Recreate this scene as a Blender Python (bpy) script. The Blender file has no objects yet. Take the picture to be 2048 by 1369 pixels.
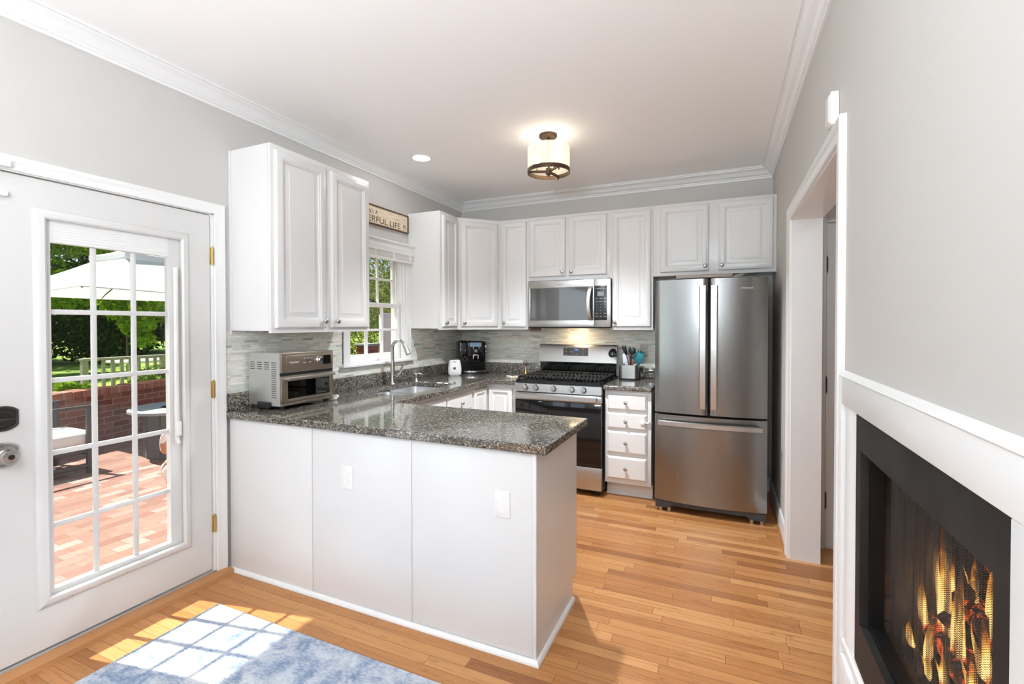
import bpy, bmesh, math, random
from mathutils import Vector, Matrix
from mathutils.geometry import tessellate_polygon

random.seed(7)
R = math.radians
S = bpy.context.scene
COL = S.collection

# ------------------------------------------------------------------ camera, sky, sun, added fill lights, exposure
cam_d = bpy.data.cameras.new('camera')
cam = bpy.data.objects.new('camera', cam_d)
COL.objects.link(cam)
S.camera = cam
cam_d.sensor_width = 36.0
cam_d.lens = 950.352 / 2048 * 36.0
cam_d.shift_x = 0.0
cam_d.shift_y = -(684.5 - 662.485) / 2048
cam_d.clip_start = 0.02
cam_d.clip_end = 300
_a, _t, _s = R(24.061), R(-0.756), R(-0.057)
fw = Vector((-math.sin(_a), math.cos(_a), 0)); rt = Vector((math.cos(_a), math.sin(_a), 0)); up = Vector((0, 0, 1))
fw, up = (math.cos(_t) * fw + math.sin(_t) * up), (math.cos(_t) * up - math.sin(_t) * fw)
rt, up = (math.cos(_s) * rt + math.sin(_s) * up), (math.cos(_s) * up - math.sin(_s) * rt)
M = Matrix.Identity(4)
for i in range(3):
    M[i][0] = rt[i]; M[i][1] = up[i]; M[i][2] = -fw[i]
M[0][3], M[1][3], M[2][3] = 2.598, -4.477, 1.405
cam.matrix_world = M

vs = S.view_settings
vs.view_transform = 'Standard'
vs.look = 'None'
vs.exposure = 0.18
vs.gamma = 1.0
vs.use_curve_mapping = False
S.display_settings.display_device = 'sRGB'
try:
    S.cycles.use_denoising = True
    S.cycles.max_bounces = 14
    S.cycles.diffuse_bounces = 8
    S.cycles.glossy_bounces = 6
    S.cycles.transparent_max_bounces = 24
    S.cycles.sample_clamp_indirect = 8.0
except Exception:
    pass

SUN_DIR = Vector((0.646, 0.121, -1.072)).normalized()      # the way the sunlight travels
world = bpy.data.worlds.new('sky')
S.world = world
world.use_nodes = True
wn = world.node_tree
wn.nodes.clear()
w_out = wn.nodes.new('ShaderNodeOutputWorld')
w_bg = wn.nodes.new('ShaderNodeBackground')
w_sky = wn.nodes.new('ShaderNodeTexSky')
w_sky.sky_type = 'NISHITA'
w_sky.sun_disc = False
w_sky.sun_elevation = R(58.5)
w_sky.sun_rotation = math.atan2(-SUN_DIR.x, -SUN_DIR.y)
w_sky.air_density = 1.0
w_sky.dust_density = 1.5
w_bg.inputs['Strength'].default_value = 0.14
wn.links.new(w_sky.outputs[0], w_bg.inputs[0])
wn.links.new(w_bg.outputs[0], w_out.inputs[0])

sun_d = bpy.data.lights.new('sun', 'SUN')
sun_d.energy = 10.0
sun_d.angle = R(0.7)
sun_d.color = (1.0, 0.95, 0.87)
sun = bpy.data.objects.new('sun', sun_d)
COL.objects.link(sun)
sun.rotation_euler = SUN_DIR.to_track_quat('-Z', 'Y').to_euler()
sun.location = (-6, -5, 12)


def area(name, loc, target, sx, sy, power, color=(1, 1, 1)):
    d = bpy.data.lights.new(name, 'AREA')
    d.shape = 'RECTANGLE'
    d.size, d.size_y = sx, sy
    d.energy = power
    d.color = color
    o = bpy.data.objects.new(name, d)
    COL.objects.link(o)
    o.location = loc
    o.rotation_euler = (Vector(target) - Vector(loc)).to_track_quat('-Z', 'Y').to_euler()
    return o


FILL_TINT = (0.72, 0.87, 1.0)
# added bluish fill lights in unseen openings behind the camera, left and rear
area('left_opening_fill', (-0.06, -5.45, 1.22), (3.0, -5.45, 1.22), 2.6, 1.75, 27, FILL_TINT)
area('front_opening_fill', (0.75, -8.06, 1.45), (0.75, 0, 1.45), 1.2, 1.75, 10, FILL_TINT)
# unseen area light added behind the camera to brighten the ceiling, no lamp body
area('ceiling_fill', (2.25, -5.60, 1.72), (2.15, -5.33, 2.7), 0.45, 0.45, 132, (0.79, 0.91, 1.0))

# ------------------------------------------------------------------ material helpers


class NT:
    def __init__(self, name):
        self.m = bpy.data.materials.new(name)
        self.m.use_nodes = True
        self.t = self.m.node_tree
        self.t.nodes.clear()
        self.out = self.t.nodes.new('ShaderNodeOutputMaterial')

    def n(self, typ, **kw):
        nd = self.t.nodes.new(typ)
        for k, v in kw.items():
            setattr(nd, k, v)
        return nd

    def put(self, sock, v):
        if isinstance(v, bpy.types.NodeSocket):
            self.t.links.new(v, sock)
        else:
            if sock.type == 'RGBA' and not hasattr(v, '__len__'):
                v = (v, v, v, 1)
            elif sock.type == 'RGBA' and len(v) == 3:
                v = (*v, 1)
            sock.default_value = v

    def math(self, op, a, b=0.0, c=None):
        nd = self.n('ShaderNodeMath', operation=op)
        self.put(nd.inputs[0], a)
        self.put(nd.inputs[1], b)
        if c is not None:
            self.put(nd.inputs[2], c)
        return nd.outputs[0]

    def pos(self):
        return self.n('ShaderNodeNewGeometry').outputs['Position']

    def xyz(self, v=None):
        nd = self.n('ShaderNodeSeparateXYZ')
        self.put(nd.inputs[0], v if v is not None else self.pos())
        return nd.outputs

    def comb(self, x, y, z=0.0):
        nd = self.n('ShaderNodeCombineXYZ')
        for i, v in enumerate((x, y, z)):
            self.put(nd.inputs[i], v)
        return nd.outputs[0]

    def noise(self, vec, scale, detail=2, rough=0.5, dist=0.0):
        nd = self.n('ShaderNodeTexNoise')
        if vec is not None:
            self.put(nd.inputs['Vector'], vec)
        nd.inputs['Scale'].default_value = scale
        nd.inputs['Detail'].default_value = detail
        nd.inputs['Roughness'].default_value = rough
        nd.inputs['Distortion'].default_value = dist
        return nd.outputs['Fac']

    def ramp(self, fac, stops, interp='LINEAR'):
        nd = self.n('ShaderNodeValToRGB')
        nd.color_ramp.interpolation = interp
        el = nd.color_ramp.elements
        while len(el) < len(stops):
            el.new(0.5)
        for e, (p, c) in zip(el, stops):
            e.position = p
            e.color = (*c, 1) if len(c) == 3 else c
        self.put(nd.inputs[0], fac)
        return nd.outputs[0]

    def mix(self, fac, a, b, mode='MIX'):
        nd = self.n('ShaderNodeMix', data_type='RGBA', blend_type=mode)
        self.put(nd.inputs['Factor'], fac)
        self.put(nd.inputs[6], a)
        self.put(nd.inputs[7], b)
        return nd.outputs[2]

    def bump(self, h, strength=0.2, dist=0.01):
        nd = self.n('ShaderNodeBump')
        nd.inputs['Strength'].default_value = strength
        nd.inputs['Distance'].default_value = dist
        self.put(nd.inputs['Height'], h)
        return nd.outputs[0]

    def bsdf(self, color=(0.8, 0.8, 0.8), rough=0.5, metal=0.0, **kw):
        nd = self.n('ShaderNodeBsdfPrincipled')
        self.put(nd.inputs['Base Color'], color)
        self.put(nd.inputs['Roughness'], rough)
        self.put(nd.inputs['Metallic'], metal)
        for k, v in kw.items():
            self.put(nd.inputs[k.replace('_', ' ')], v)
        self.t.links.new(nd.outputs[0], self.out.inputs[0])
        return nd

    def boards(self, u, v, L, Wd, gap, mode='random'):
        """courses of boards or bricks: per-board random value, second random value, joint mask"""
        vr = self.math('DIVIDE', v, Wd)
        row = self.math('FLOOR', vr)
        if mode == 'bond':
            ro = self.math('MULTIPLY', self.math('MODULO', self.math('ABSOLUTE', row), 2.0), 0.5)
            Lr = L
        else:
            w1 = self.n('ShaderNodeTexWhiteNoise', noise_dimensions='1D')
            self.put(w1.inputs['W'], row)
            ro = self.math('MULTIPLY', w1.outputs['Value'], 19.7)
            w2 = self.n('ShaderNodeTexWhiteNoise', noise_dimensions='1D')
            self.put(w2.inputs['W'], self.math('ADD', row, 71.3))
            Lr = self.math('MULTIPLY_ADD', w2.outputs['Value'], L * 0.7, L * 0.65)
        uu = self.math('ADD', self.math('DIVIDE', u, Lr), ro)
        colm = self.math('FLOOR', uu)
        wn2 = self.n('ShaderNodeTexWhiteNoise', noise_dimensions='2D')
        self.put(wn2.inputs['Vector'], self.comb(row, colm))
        fu = self.math('MULTIPLY', self.math('FRACT', uu), Lr)
        fv = self.math('MULTIPLY', self.math('FRACT', vr), Wd)
        e = self.math('MINIMUM', self.math('MINIMUM', fu, self.math('SUBTRACT', Lr, fu)),
                      self.math('MINIMUM', fv, self.math('SUBTRACT', Wd, fv)))
        g = self.math('LESS_THAN', e, gap)
        sc = self.n('ShaderNodeSeparateColor')
        self.put(sc.inputs[0], wn2.outputs['Color'])
        return wn2.outputs['Value'], sc.outputs[1], g


def simple(name, color, rough=0.5, metal=0.0, **kw):
    t = NT(name)
    t.bsdf(color, rough, metal, **kw)
    return t.m


def paint(name, color, rough, bump=0.05):
    t = NT(name)
    n = t.noise(t.pos(), 260, 2)
    t.bsdf(color, rough, Normal=t.bump(n, bump, 0.002))
    return t.m


MT = {}
MT['wall'] = paint('wall_paint', (0.56, 0.54, 0.515), 0.6)
MT['ceiling'] = paint('ceiling_paint', (0.93, 0.93, 0.925), 0.7)
MT['trim'] = simple('trim_paint', (0.80, 0.795, 0.785), 0.32)
MT['door'] = simple('door_paint', (0.66, 0.65, 0.635), 0.38)
MT['hall'] = paint('hall_paint', (0.60, 0.575, 0.545), 0.6)
MT['plastic'] = simple('white_plastic', (0.82, 0.81, 0.79), 0.3)
MT['black_plastic'] = simple('black_plastic', (0.012, 0.012, 0.013), 0.28)
MT['black_gloss'] = simple('black_gloss', (0.006, 0.006, 0.007), 0.06)
MT['black_matt'] = simple('black_iron', (0.02, 0.019, 0.018), 0.7, Specular_IOR_Level=0.25)
MT['dark_grey'] = simple('dark_grey_metal', (0.05, 0.052, 0.055), 0.45, 0.3)
MT['chrome'] = simple('chrome', (0.75, 0.75, 0.76), 0.12, 1.0)
MT['nickel'] = simple('brushed_nickel', (0.50, 0.48, 0.46), 0.27, 1.0)
MT['pewter'] = simple('dark_pewter', (0.06, 0.058, 0.056), 0.3, 0.9)
MT['brass'] = simple('brass', (0.55, 0.38, 0.13), 0.3, 1.0)
MT['gold'] = simple('gold', (0.75, 0.48, 0.17), 0.25, 1.0)
MT['bronze'] = simple('bronze', (0.09, 0.055, 0.03), 0.42, 0.7)
MT['rubber'] = simple('black_rubber', (0.015, 0.015, 0.015), 0.7)
MT['oakwood'] = simple('oak_trim', (0.40, 0.185, 0.07), 0.35)
MT['teal'] = simple('teal_nylon', (0.0, 0.16, 0.19), 0.35)
MT['redwood'] = simple('red_brown_wood', (0.16, 0.05, 0.035), 0.5)
MT['grey_letter'] = simple('pale_lettering', (0.6, 0.6, 0.6), 0.4)
MT['brown_letter'] = simple('brown_lettering', (0.10, 0.05, 0.02), 0.6)
MT['screw'] = simple('screw_head', (0.12, 0.11, 0.10), 0.5, 0.5)


def m_cabinet():
    t = NT('cabinet_paint')
    x = t.xyz()
    v = t.comb(t.math('MULTIPLY', x[0], 60.0), t.math('MULTIPLY', x[1], 60.0), t.math('MULTIPLY', x[2], 3.0))
    n = t.noise(v, 1.6, 3, 0.6)
    t.bsdf((0.73, 0.722, 0.712), 0.3, Normal=t.bump(n, 0.06, 0.003))
    return t.m


MT['cab'] = m_cabinet()


def m_floor():
    t = NT('oak_strip_floor')
    x = t.xyz()
    rnd, r2, gap = t.boards(x[0], x[1], 0.75, 0.057, 0.0011)
    base = t.ramp(rnd, [(0.0, (0.27, 0.105, 0.034)), (0.10, (0.38, 0.160, 0.052)), (0.6, (0.44, 0.197, 0.068)), (1.0, (0.52, 0.255, 0.096))])
    off = t.math('MULTIPLY', r2, 37.0)
    gv = t.comb(t.math('MULTIPLY_ADD', x[0], 2.2, off), t.math('MULTIPLY', x[1], 75.0), off)
    g1 = t.noise(gv, 1.0, 4, 0.65, 0.6)
    gv2 = t.comb(t.math('MULTIPLY_ADD', x[0], 5.0, off), t.math('MULTIPLY', x[1], 28.0), off)
    g2 = t.noise(gv2, 1.4, 2, 0.5, 1.8)
    k = t.ramp(g1, [(0.28, (0.66, 0.60, 0.54)), (0.48, (1, 1, 1)), (0.75, (1.14, 1.15, 1.16))])
    k2 = t.ramp(g2, [(0.30, (0.80, 0.75, 0.70)), (0.42, (1, 1, 1))])
    c = t.mix(1.0, t.mix(0.8, base, k, 'MULTIPLY'), k2, 'MULTIPLY')
    c = t.mix(t.math('MULTIPLY', gap, 0.75), c, (0.09, 0.035, 0.012))
    t.bsdf(c, t.math('MULTIPLY_ADD', g1, 0.15, 0.24), Specular_IOR_Level=0.35, Normal=t.bump(t.math('SUBTRACT', g1, t.math('MULTIPLY', gap, 3.0)), 0.12, 0.0015))
    return t.m


MT['floor'] = m_floor()


def m_tile(axis):
    t = NT('mosaic_tile_' + axis)
    x = t.xyz()
    u = x[1] if axis == 'left' else x[0]
    rnd, r2, gap = t.boards(u, x[2], 0.085, 0.0143, 0.0008)
    c = t.ramp(rnd, [(0.0, (0.42, 0.45, 0.39)), (0.14, (0.72, 0.70, 0.64)), (0.34, (0.62, 0.68, 0.59)), (0.5, (0.84, 0.82, 0.77)), (0.66, (0.74, 0.66, 0.56)), (0.8, (0.88, 0.86, 0.81)), (1.0, (0.74, 0.77, 0.70))])
    n = t.noise(t.comb(t.math('MULTIPLY', u, 30.0), t.math('MULTIPLY', x[2], 160.0)), 1.0, 3)
    c = t.mix(0.35, c, t.ramp(n, [(0.3, (0.7, 0.7, 0.7)), (0.7, (1.15, 1.15, 1.15))]), 'MULTIPLY')
    c = t.mix(gap, c, (0.52, 0.50, 0.45))
    rough = t.math('ADD', t.math('MULTIPLY_ADD', t.math('GREATER_THAN', r2, 0.55), 0.3, 0.1), t.math('MULTIPLY', gap, 0.4))
    h = t.math('SUBTRACT', t.math('MULTIPLY', r2, 0.6), gap)
    t.bsdf(c, rough, Normal=t.bump(h, 0.25, 0.002))
    return t.m


MT['tile_left'] = m_tile('left')
MT['tile_back'] = m_tile('back')


def m_granite():
    t = NT('granite')
    p = t.pos()
    v = t.n('ShaderNodeTexVoronoi')
    t.put(v.inputs['Vector'], p)
    v.inputs['Scale'].default_value = 190
    sc = t.n('ShaderNodeSeparateColor')
    t.put(sc.inputs[0], v.outputs['Color'])
    n1 = t.noise(p, 70, 4, 0.7)
    n2 = t.noise(p, 9, 3, 0.6)
    f = t.math('ADD', t.math('MULTIPLY', sc.outputs[0], 0.6), t.math('MULTIPLY', n1, 0.5))
    c = t.ramp(f, [(0.24, (0.008, 0.008, 0.009)), (0.38, (0.05, 0.043, 0.036)), (0.52, (0.125, 0.105, 0.082)), (0.66, (0.105, 0.105, 0.10)), (0.80, (0.30, 0.285, 0.255)), (0.95, (0.48, 0.47, 0.45))])
    c = t.mix(0.5, c, t.ramp(n2, [(0.3, (0.6, 0.62, 0.6)), (0.7, (1.35, 1.25, 1.1))]), 'MULTIPLY')
    t.bsdf(c, 0.07, Specular_IOR_Level=0.6)
    return t.m


MT['granite'] = m_granite()


def m_steel(name, col, rough, vertical=True):
    t = NT(name)
    x = t.xyz()
    if vertical:
        v = t.comb(t.math('MULTIPLY', x[0], 6.0), t.math('MULTIPLY', x[1], 6.0), t.math('MULTIPLY', x[2], 420.0))
    else:
        v = t.comb(t.math('MULTIPLY', x[0], 420.0), t.math('MULTIPLY', x[1], 420.0), t.math('MULTIPLY', x[2], 6.0))
    n = t.noise(v, 1.0, 3)
    t.bsdf(col, t.math('MULTIPLY_ADD', n, 0.1, rough), 1.0, Normal=t.bump(n, 0.012, 0.0006))
    return t.m


MT['steel'] = m_steel('stainless_steel', (0.29, 0.285, 0.275), 0.20, False)
MT['steel_light'] = m_steel('bright_stainless', (0.54, 0.53, 0.515), 0.27)
MT['steel_sink'] = m_steel('sink_steel', (0.72, 0.72, 0.73), 0.28)
MT['steel_bronze'] = m_steel('warm_stainless', (0.40, 0.34, 0.28), 0.26)
MT['steel_panel'] = m_steel('pale_panel_steel', (0.70, 0.71, 0.70), 0.36)


def m_glass(name, tint=(1, 1, 1), refl=1.0):
    t = NT(name)
    ge = t.n('ShaderNodeNewGeometry')
    dt_ = t.n('ShaderNodeVectorMath', operation='DOT_PRODUCT')
    t.put(dt_.inputs[0], ge.outputs['Incoming'])
    t.put(dt_.inputs[1], ge.outputs['Normal'])
    cs = t.math('ABSOLUTE', dt_.outputs['Value'])
    fres = t.math('MULTIPLY_ADD', t.math('POWER', t.math('SUBTRACT', 1.0, cs), 5.0), 0.96, 0.035)
    tr = t.n('ShaderNodeBsdfTransparent')
    t.put(tr.inputs[0], tint)
    gl = t.n('ShaderNodeBsdfGlossy')
    gl.inputs['Roughness'].default_value = 0.01
    mx = t.n('ShaderNodeMixShader')
    t.put(mx.inputs[0], t.math('MINIMUM', t.math('MULTIPLY', fres, refl), 1.0))
    t.t.links.new(tr.outputs[0], mx.inputs[1])
    t.t.links.new(gl.outputs[0], mx.inputs[2])
    t.t.links.new(mx.outputs[0], t.out.inputs[0])
    return t.m


MT['glass'] = m_glass('window_glass', (0.97, 0.985, 0.98), 0.8)
MT['dark_glass'] = m_glass('dark_glass', (0.16, 0.15, 0.14), 1.6)


def m_emit(name, col, s):
    t = NT(name)
    e = t.n('ShaderNodeEmission')
    t.put(e.inputs[0], col)
    e.inputs[1].default_value = s
    t.t.links.new(e.outputs[0], t.out.inputs[0])
    return t.m


MT['lamp'] = m_emit('lamp_glow', (1.0, 0.96, 0.9), 9.0)
MT['bulb'] = m_emit('bulb_glow', (1.0, 0.82, 0.55), 14.0)
MT['led_blue'] = m_emit('blue_digits', (0.08, 0.35, 1.0), 2.2)
MT['led_white'] = m_emit('pale_display', (0.75, 0.8, 0.8), 0.45)


def m_shade():
    t = NT('frosted_shade')
    tr = t.n('ShaderNodeBsdfTransparent')
    tl = t.n('ShaderNodeBsdfTranslucent')
    t.put(tl.inputs[0], (1.0, 0.9, 0.74))
    df = t.n('ShaderNodeBsdfDiffuse')
    t.put(df.inputs[0], (0.9, 0.84, 0.74))
    a = t.n('ShaderNodeMixShader'); a.inputs[0].default_value = 0.45
    b = t.n('ShaderNodeMixShader'); b.inputs[0].default_value = 0.55
    t.t.links.new(tl.outputs[0], a.inputs[1]); t.t.links.new(df.outputs[0], a.inputs[2])
    t.t.links.new(tr.outputs[0], b.inputs[1]); t.t.links.new(a.outputs[0], b.inputs[2])
    t.t.links.new(b.outputs[0], t.out.inputs[0])
    return t.m


MT['shade'] = m_shade()


def m_rug():
    t = NT('blue_rug_pile')
    x = t.xyz()
    p = t.pos()
    n1 = t.noise(p, 9, 5, 0.7, 0.5)
    n2 = t.noise(t.comb(t.math('MULTIPLY', x[0], 40.0), t.math('MULTIPLY', x[1], 150.0)), 1.0, 3, 0.6)
    n3 = t.noise(p, 2.5, 2)
    f = t.math('ADD', t.math('MULTIPLY', n1, 0.7), t.math('MULTIPLY', n2, 0.3))
    c = t.ramp(f, [(0.36, (0.15, 0.20, 0.29)), (0.45, (0.26, 0.31, 0.40)), (0.52, (0.43, 0.46, 0.51)), (0.64, (0.60, 0.61, 0.62))])
    c = t.mix(0.4, c, t.ramp(n3, [(0.4, (0.80, 0.86, 0.95)), (0.6, (1.08, 1.06, 1.02))]), 'MULTIPLY')
    t.bsdf(c, 0.95, Normal=t.bump(n2, 0.4, 0.004))
    return t.m


MT['rug'] = m_rug()


def m_brick(name, mode, stops, mortar, L, Wd, gap, axes):
    t = NT(name)
    x = t.xyz()
    rnd, r2, g = t.boards(x[axes[0]], x[axes[1]], L, Wd, gap, mode)
    c = t.ramp(rnd, stops)
    n = t.noise(t.pos(), 35, 4, 0.7)
    c = t.mix(0.6, c, t.ramp(n, [(0.3, (0.7, 0.68, 0.66)), (0.7, (1.2, 1.2, 1.2))]), 'MULTIPLY')
    c = t.mix(g, c, mortar)
    t.bsdf(c, 0.85, Normal=t.bump(t.math('SUBTRACT', n, g), 0.5, 0.006))
    return t.m


MT['brick_wall'] = m_brick('garden_wall_brick', 'bond', [(0, (0.20, 0.055, 0.032)), (0.5, (0.27, 0.085, 0.05)), (1, (0.33, 0.125, 0.08))], (0.36, 0.27, 0.2), 0.215, 0.075, 0.005, (1, 2))
MT['brick_cap'] = m_brick('brick_coping', 'bond', [(0, (0.36, 0.12, 0.075)), (1, (0.45, 0.18, 0.12))], (0.4, 0.3, 0.24), 0.30, 0.11, 0.004, (0, 1))
MT['patio'] = m_brick('patio_brick', 'bond', [(0, (0.22, 0.105, 0.075)), (0.35, (0.29, 0.15, 0.11)), (0.8, (0.33, 0.18, 0.135)), (1, (0.36, 0.29, 0.25))], (0.20, 0.13, 0.10), 0.205, 0.1, 0.0035, (1, 0))


def m_leaf(name, c0, c1, c2):
    t = NT(name)
    n = t.noise(t.pos(), 3.0, 3)
    oi = t.n('ShaderNodeTexWhiteNoise', noise_dimensions='3D')
    sn = t.n('ShaderNodeVectorMath', operation='SNAP')
    t.put(sn.inputs[0], t.pos())
    sn.inputs[1].default_value = (0.12, 0.12, 0.12)
    t.put(oi.inputs['Vector'], sn.outputs[0])
    f = t.math('ADD', t.math('MULTIPLY', n, 0.6), t.math('MULTIPLY', oi.outputs[0], 0.4))
    c = t.ramp(f, [(0.3, c0), (0.5, c1), (0.72, c2)])
    df = t.n('ShaderNodeBsdfDiffuse'); t.put(df.inputs[0], c)
    tl = t.n('ShaderNodeBsdfTranslucent'); t.put(tl.inputs[0], t.mix(1.0, c, (1.25, 1.2, 0.5), 'MULTIPLY'))
    a = t.n('ShaderNodeMixShader'); a.inputs[0].default_value = 0.45
    t.t.links.new(df.outputs[0], a.inputs[1]); t.t.links.new(tl.outputs[0], a.inputs[2])
    t.t.links.new(a.outputs[0], t.out.inputs[0])
    return t.m


MT['leaf_bright'] = m_leaf('bright_leaves', (0.12, 0.22, 0.02), (0.26, 0.42, 0.04), (0.42, 0.52, 0.06))
MT['leaf_mid'] = m_leaf('mid_leaves', (0.06, 0.13, 0.018), (0.15, 0.27, 0.03), (0.30, 0.40, 0.05))
MT['leaf_dark'] = m_leaf('dark_leaves', (0.018, 0.055, 0.018), (0.035, 0.10, 0.025), (0.09, 0.17, 0.035))
MT['leaf_holly'] = m_leaf('holly_leaves', (0.07, 0.10, 0.02), (0.18, 0.23, 0.05), (0.40, 0.43, 0.13))


def m_lawn():
    t = NT('lawn')
    n = t.noise(t.pos(), 0.7, 5, 0.7)
    n2 = t.noise(t.pos(), 45, 2)
    c = t.ramp(n, [(0.36, (0.10, 0.20, 0.02)), (0.5, (0.20, 0.32, 0.035)), (0.62, (0.34, 0.42, 0.06))])
    c = t.mix(0.5, c, t.ramp(n2, [(0.3, (0.6, 0.65, 0.6)), (0.7, (1.25, 1.2, 1.2))]), 'MULTIPLY')
    t.bsdf(c, 0.9)
    return t.m


MT['lawn'] = m_lawn()
MT['bark'] = simple('bark', (0.11, 0.075, 0.05), 0.9)
MT['grey_wood'] = simple('weathered_wood', (0.36, 0.33, 0.28), 0.8)
MT['canvas'] = None


def m_canvas():
    t = NT('white_canvas')
    df = t.n('ShaderNodeBsdfDiffuse'); t.put(df.inputs[0], (0.82, 0.83, 0.84))
    tl = t.n('ShaderNodeBsdfTranslucent'); t.put(tl.inputs[0], (0.75, 0.77, 0.8))
    a = t.n('ShaderNodeMixShader'); a.inputs[0].default_value = 0.3
    t.t.links.new(df.outputs[0], a.inputs[1]); t.t.links.new(tl.outputs[0], a.inputs[2])
    t.t.links.new(a.outputs[0], t.out.inputs[0])
    return t.m


MT['canvas'] = m_canvas()
MT['cushion'] = simple('white_cushion', (0.8, 0.79, 0.77), 0.9)
MT['charcoal'] = simple('charcoal_frame', (0.06, 0.06, 0.065), 0.45, 0.2)
MT['concrete'] = simple('grey_concrete', (0.27, 0.30, 0.30), 0.8)
MT['siding'] = simple('beige_boards', (0.88, 0.86, 0.76), 0.7)


def m_fur():
    t = NT('dog_fur')
    n = t.noise(t.pos(), 3.6, 2)
    x = t.xyz()
    f = t.math('ADD', n, t.math('MULTIPLY', t.math('ADD', x[1], 1.60), 1.3))
    c = t.ramp(f, [(0.60, (0.85, 0.80, 0.75)), (0.62, (0.50, 0.24, 0.10))])
    t.bsdf(c, 0.8)
    return t.m


MT['fur'] = m_fur()


def m_sign():
    t = NT('sign_board')
    x = t.xyz()
    n = t.noise(t.comb(0.0, t.math('MULTIPLY', x[1], 6.0), t.math('MULTIPLY', x[2], 60.0)), 1.0, 4, 0.7)
    c = t.ramp(n, [(0.35, (0.60, 0.45, 0.30)), (0.5, (0.74, 0.63, 0.48)), (0.7, (0.78, 0.70, 0.58))])
    t.bsdf(c, 0.7)
    return t.m


MT['sign'] = m_sign()
MT['slate'] = NT('black_slate')
_t = MT['slate']
_n = _t.noise(_t.pos(), 7, 5, 0.6)
_t.bsdf(_t.ramp(_n, [(0.3, (0.010, 0.0098, 0.0095)), (0.7, (0.026, 0.025, 0.024))]), 0.6, Specular_IOR_Level=0.3)
MT['slate'] = _t.m


def m_mesh():
    t = NT('chain_mesh')
    x = t.xyz()
    s = 0.0045
    a = t.math('FRACT', t.math('DIVIDE', t.math('ADD', x[1], x[2]), s))
    b = t.math('FRACT', t.math('DIVIDE', t.math('SUBTRACT', x[1], x[2]), s))
    m = t.math('MAXIMUM', t.math('LESS_THAN', a, 0.22), t.math('LESS_THAN', b, 0.22))
    tr = t.n('ShaderNodeBsdfTransparent')
    pr = t.n('ShaderNodeBsdfPrincipled')
    pr.inputs['Base Color'].default_value = (0.06, 0.058, 0.055, 1)
    pr.inputs['Metallic'].default_value = 0.6
    pr.inputs['Roughness'].default_value = 0.5
    mx = t.n('ShaderNodeMixShader')
    t.put(mx.inputs[0], m)
    t.t.links.new(tr.outputs[0], mx.inputs[1]); t.t.links.new(pr.outputs[0], mx.inputs[2])
    t.t.links.new(mx.outputs[0], t.out.inputs[0])
    return t.m


MT['mesh'] = m_mesh()
MT['frame_black'] = simple('frame_black', (0.006, 0.006, 0.006), 0.5, Specular_IOR_Level=0.2)


def m_flame():
    t = NT('flame')
    g = t.n('ShaderNodeTexCoord').outputs['Generated']
    z = t.xyz(g)[2]
    x = t.xyz()
    v = t.comb(t.math('MULTIPLY', x[0], 34.0), t.math('MULTIPLY', x[1], 34.0), t.math('MULTIPLY', x[2], 10.0))
    n = t.noise(v, 1.0, 3, 0.6, 0.8)
    f = t.math('ADD', z, t.math('MULTIPLY', t.math('SUBTRACT', n, 0.5), 1.1))
    c = t.ramp(f, [(0.0, (1.0, 0.22, 0.03)), (0.18, (1.0, 0.62, 0.22)), (0.42, (1.0, 0.50, 0.09)), (0.62, (1.0, 0.27, 0.02)), (0.95, (0.55, 0.07, 0.005))])
    s = t.ramp(f, [(0.0, (0.35, 0.35, 0.35)), (0.2, (1, 1, 1)), (0.5, (0.55, 0.55, 0.55)), (0.72, (0.18, 0.18, 0.18)), (1.0, (0.05, 0.05, 0.05))])
    e = t.n('ShaderNodeEmission')
    t.put(e.inputs[0], c)
    t.put(e.inputs[1], t.math('MULTIPLY', s, 2.6))
    tr = t.n('ShaderNodeBsdfTransparent')
    mx = t.n('ShaderNodeMixShader')
    t.put(mx.inputs[0], t.ramp(f, [(0.0, (0.05, 0.05, 0.05)), (0.22, (0.7, 0.7, 0.7)), (0.48, (0.32, 0.32, 0.32)), (0.7, (0.10, 0.10, 0.10)), (1.0, (0.0, 0.0, 0.0))]))
    t.t.links.new(tr.outputs[0], mx.inputs[1]); t.t.links.new(e.outputs[0], mx.inputs[2])
    t.t.links.new(mx.outputs[0], t.out.inputs[0])
    return t.m


MT['flame'] = m_flame()


def m_log():
    t = NT('burning_log')
    p = t.pos()
    n = t.noise(p, 18, 5, 0.7)
    c = t.ramp(n, [(0.3, (0.008, 0.006, 0.005)), (0.7, (0.06, 0.04, 0.03))])
    v = t.noise(p, 30, 3, 0.6, 1.0)
    g = t.ramp(v, [(0.53, (0, 0, 0)), (0.66, (1, 0.10, 0.02))])
    pr = t.bsdf(c, 0.9)
    t.put(pr.inputs['Emission Color'], g)
    pr.inputs['Emission Strength'].default_value = 1.3
    return t.m


MT['log'] = m_log()
MT['firebrick'] = m_brick('firebrick', 'bond', [(0, (0.03, 0.022, 0.017)), (1, (0.06, 0.042, 0.032))], (0.025, 0.02, 0.018), 0.2, 0.07, 0.004, (1, 2))

# ------------------------------------------------------------------ geometry helpers


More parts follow.
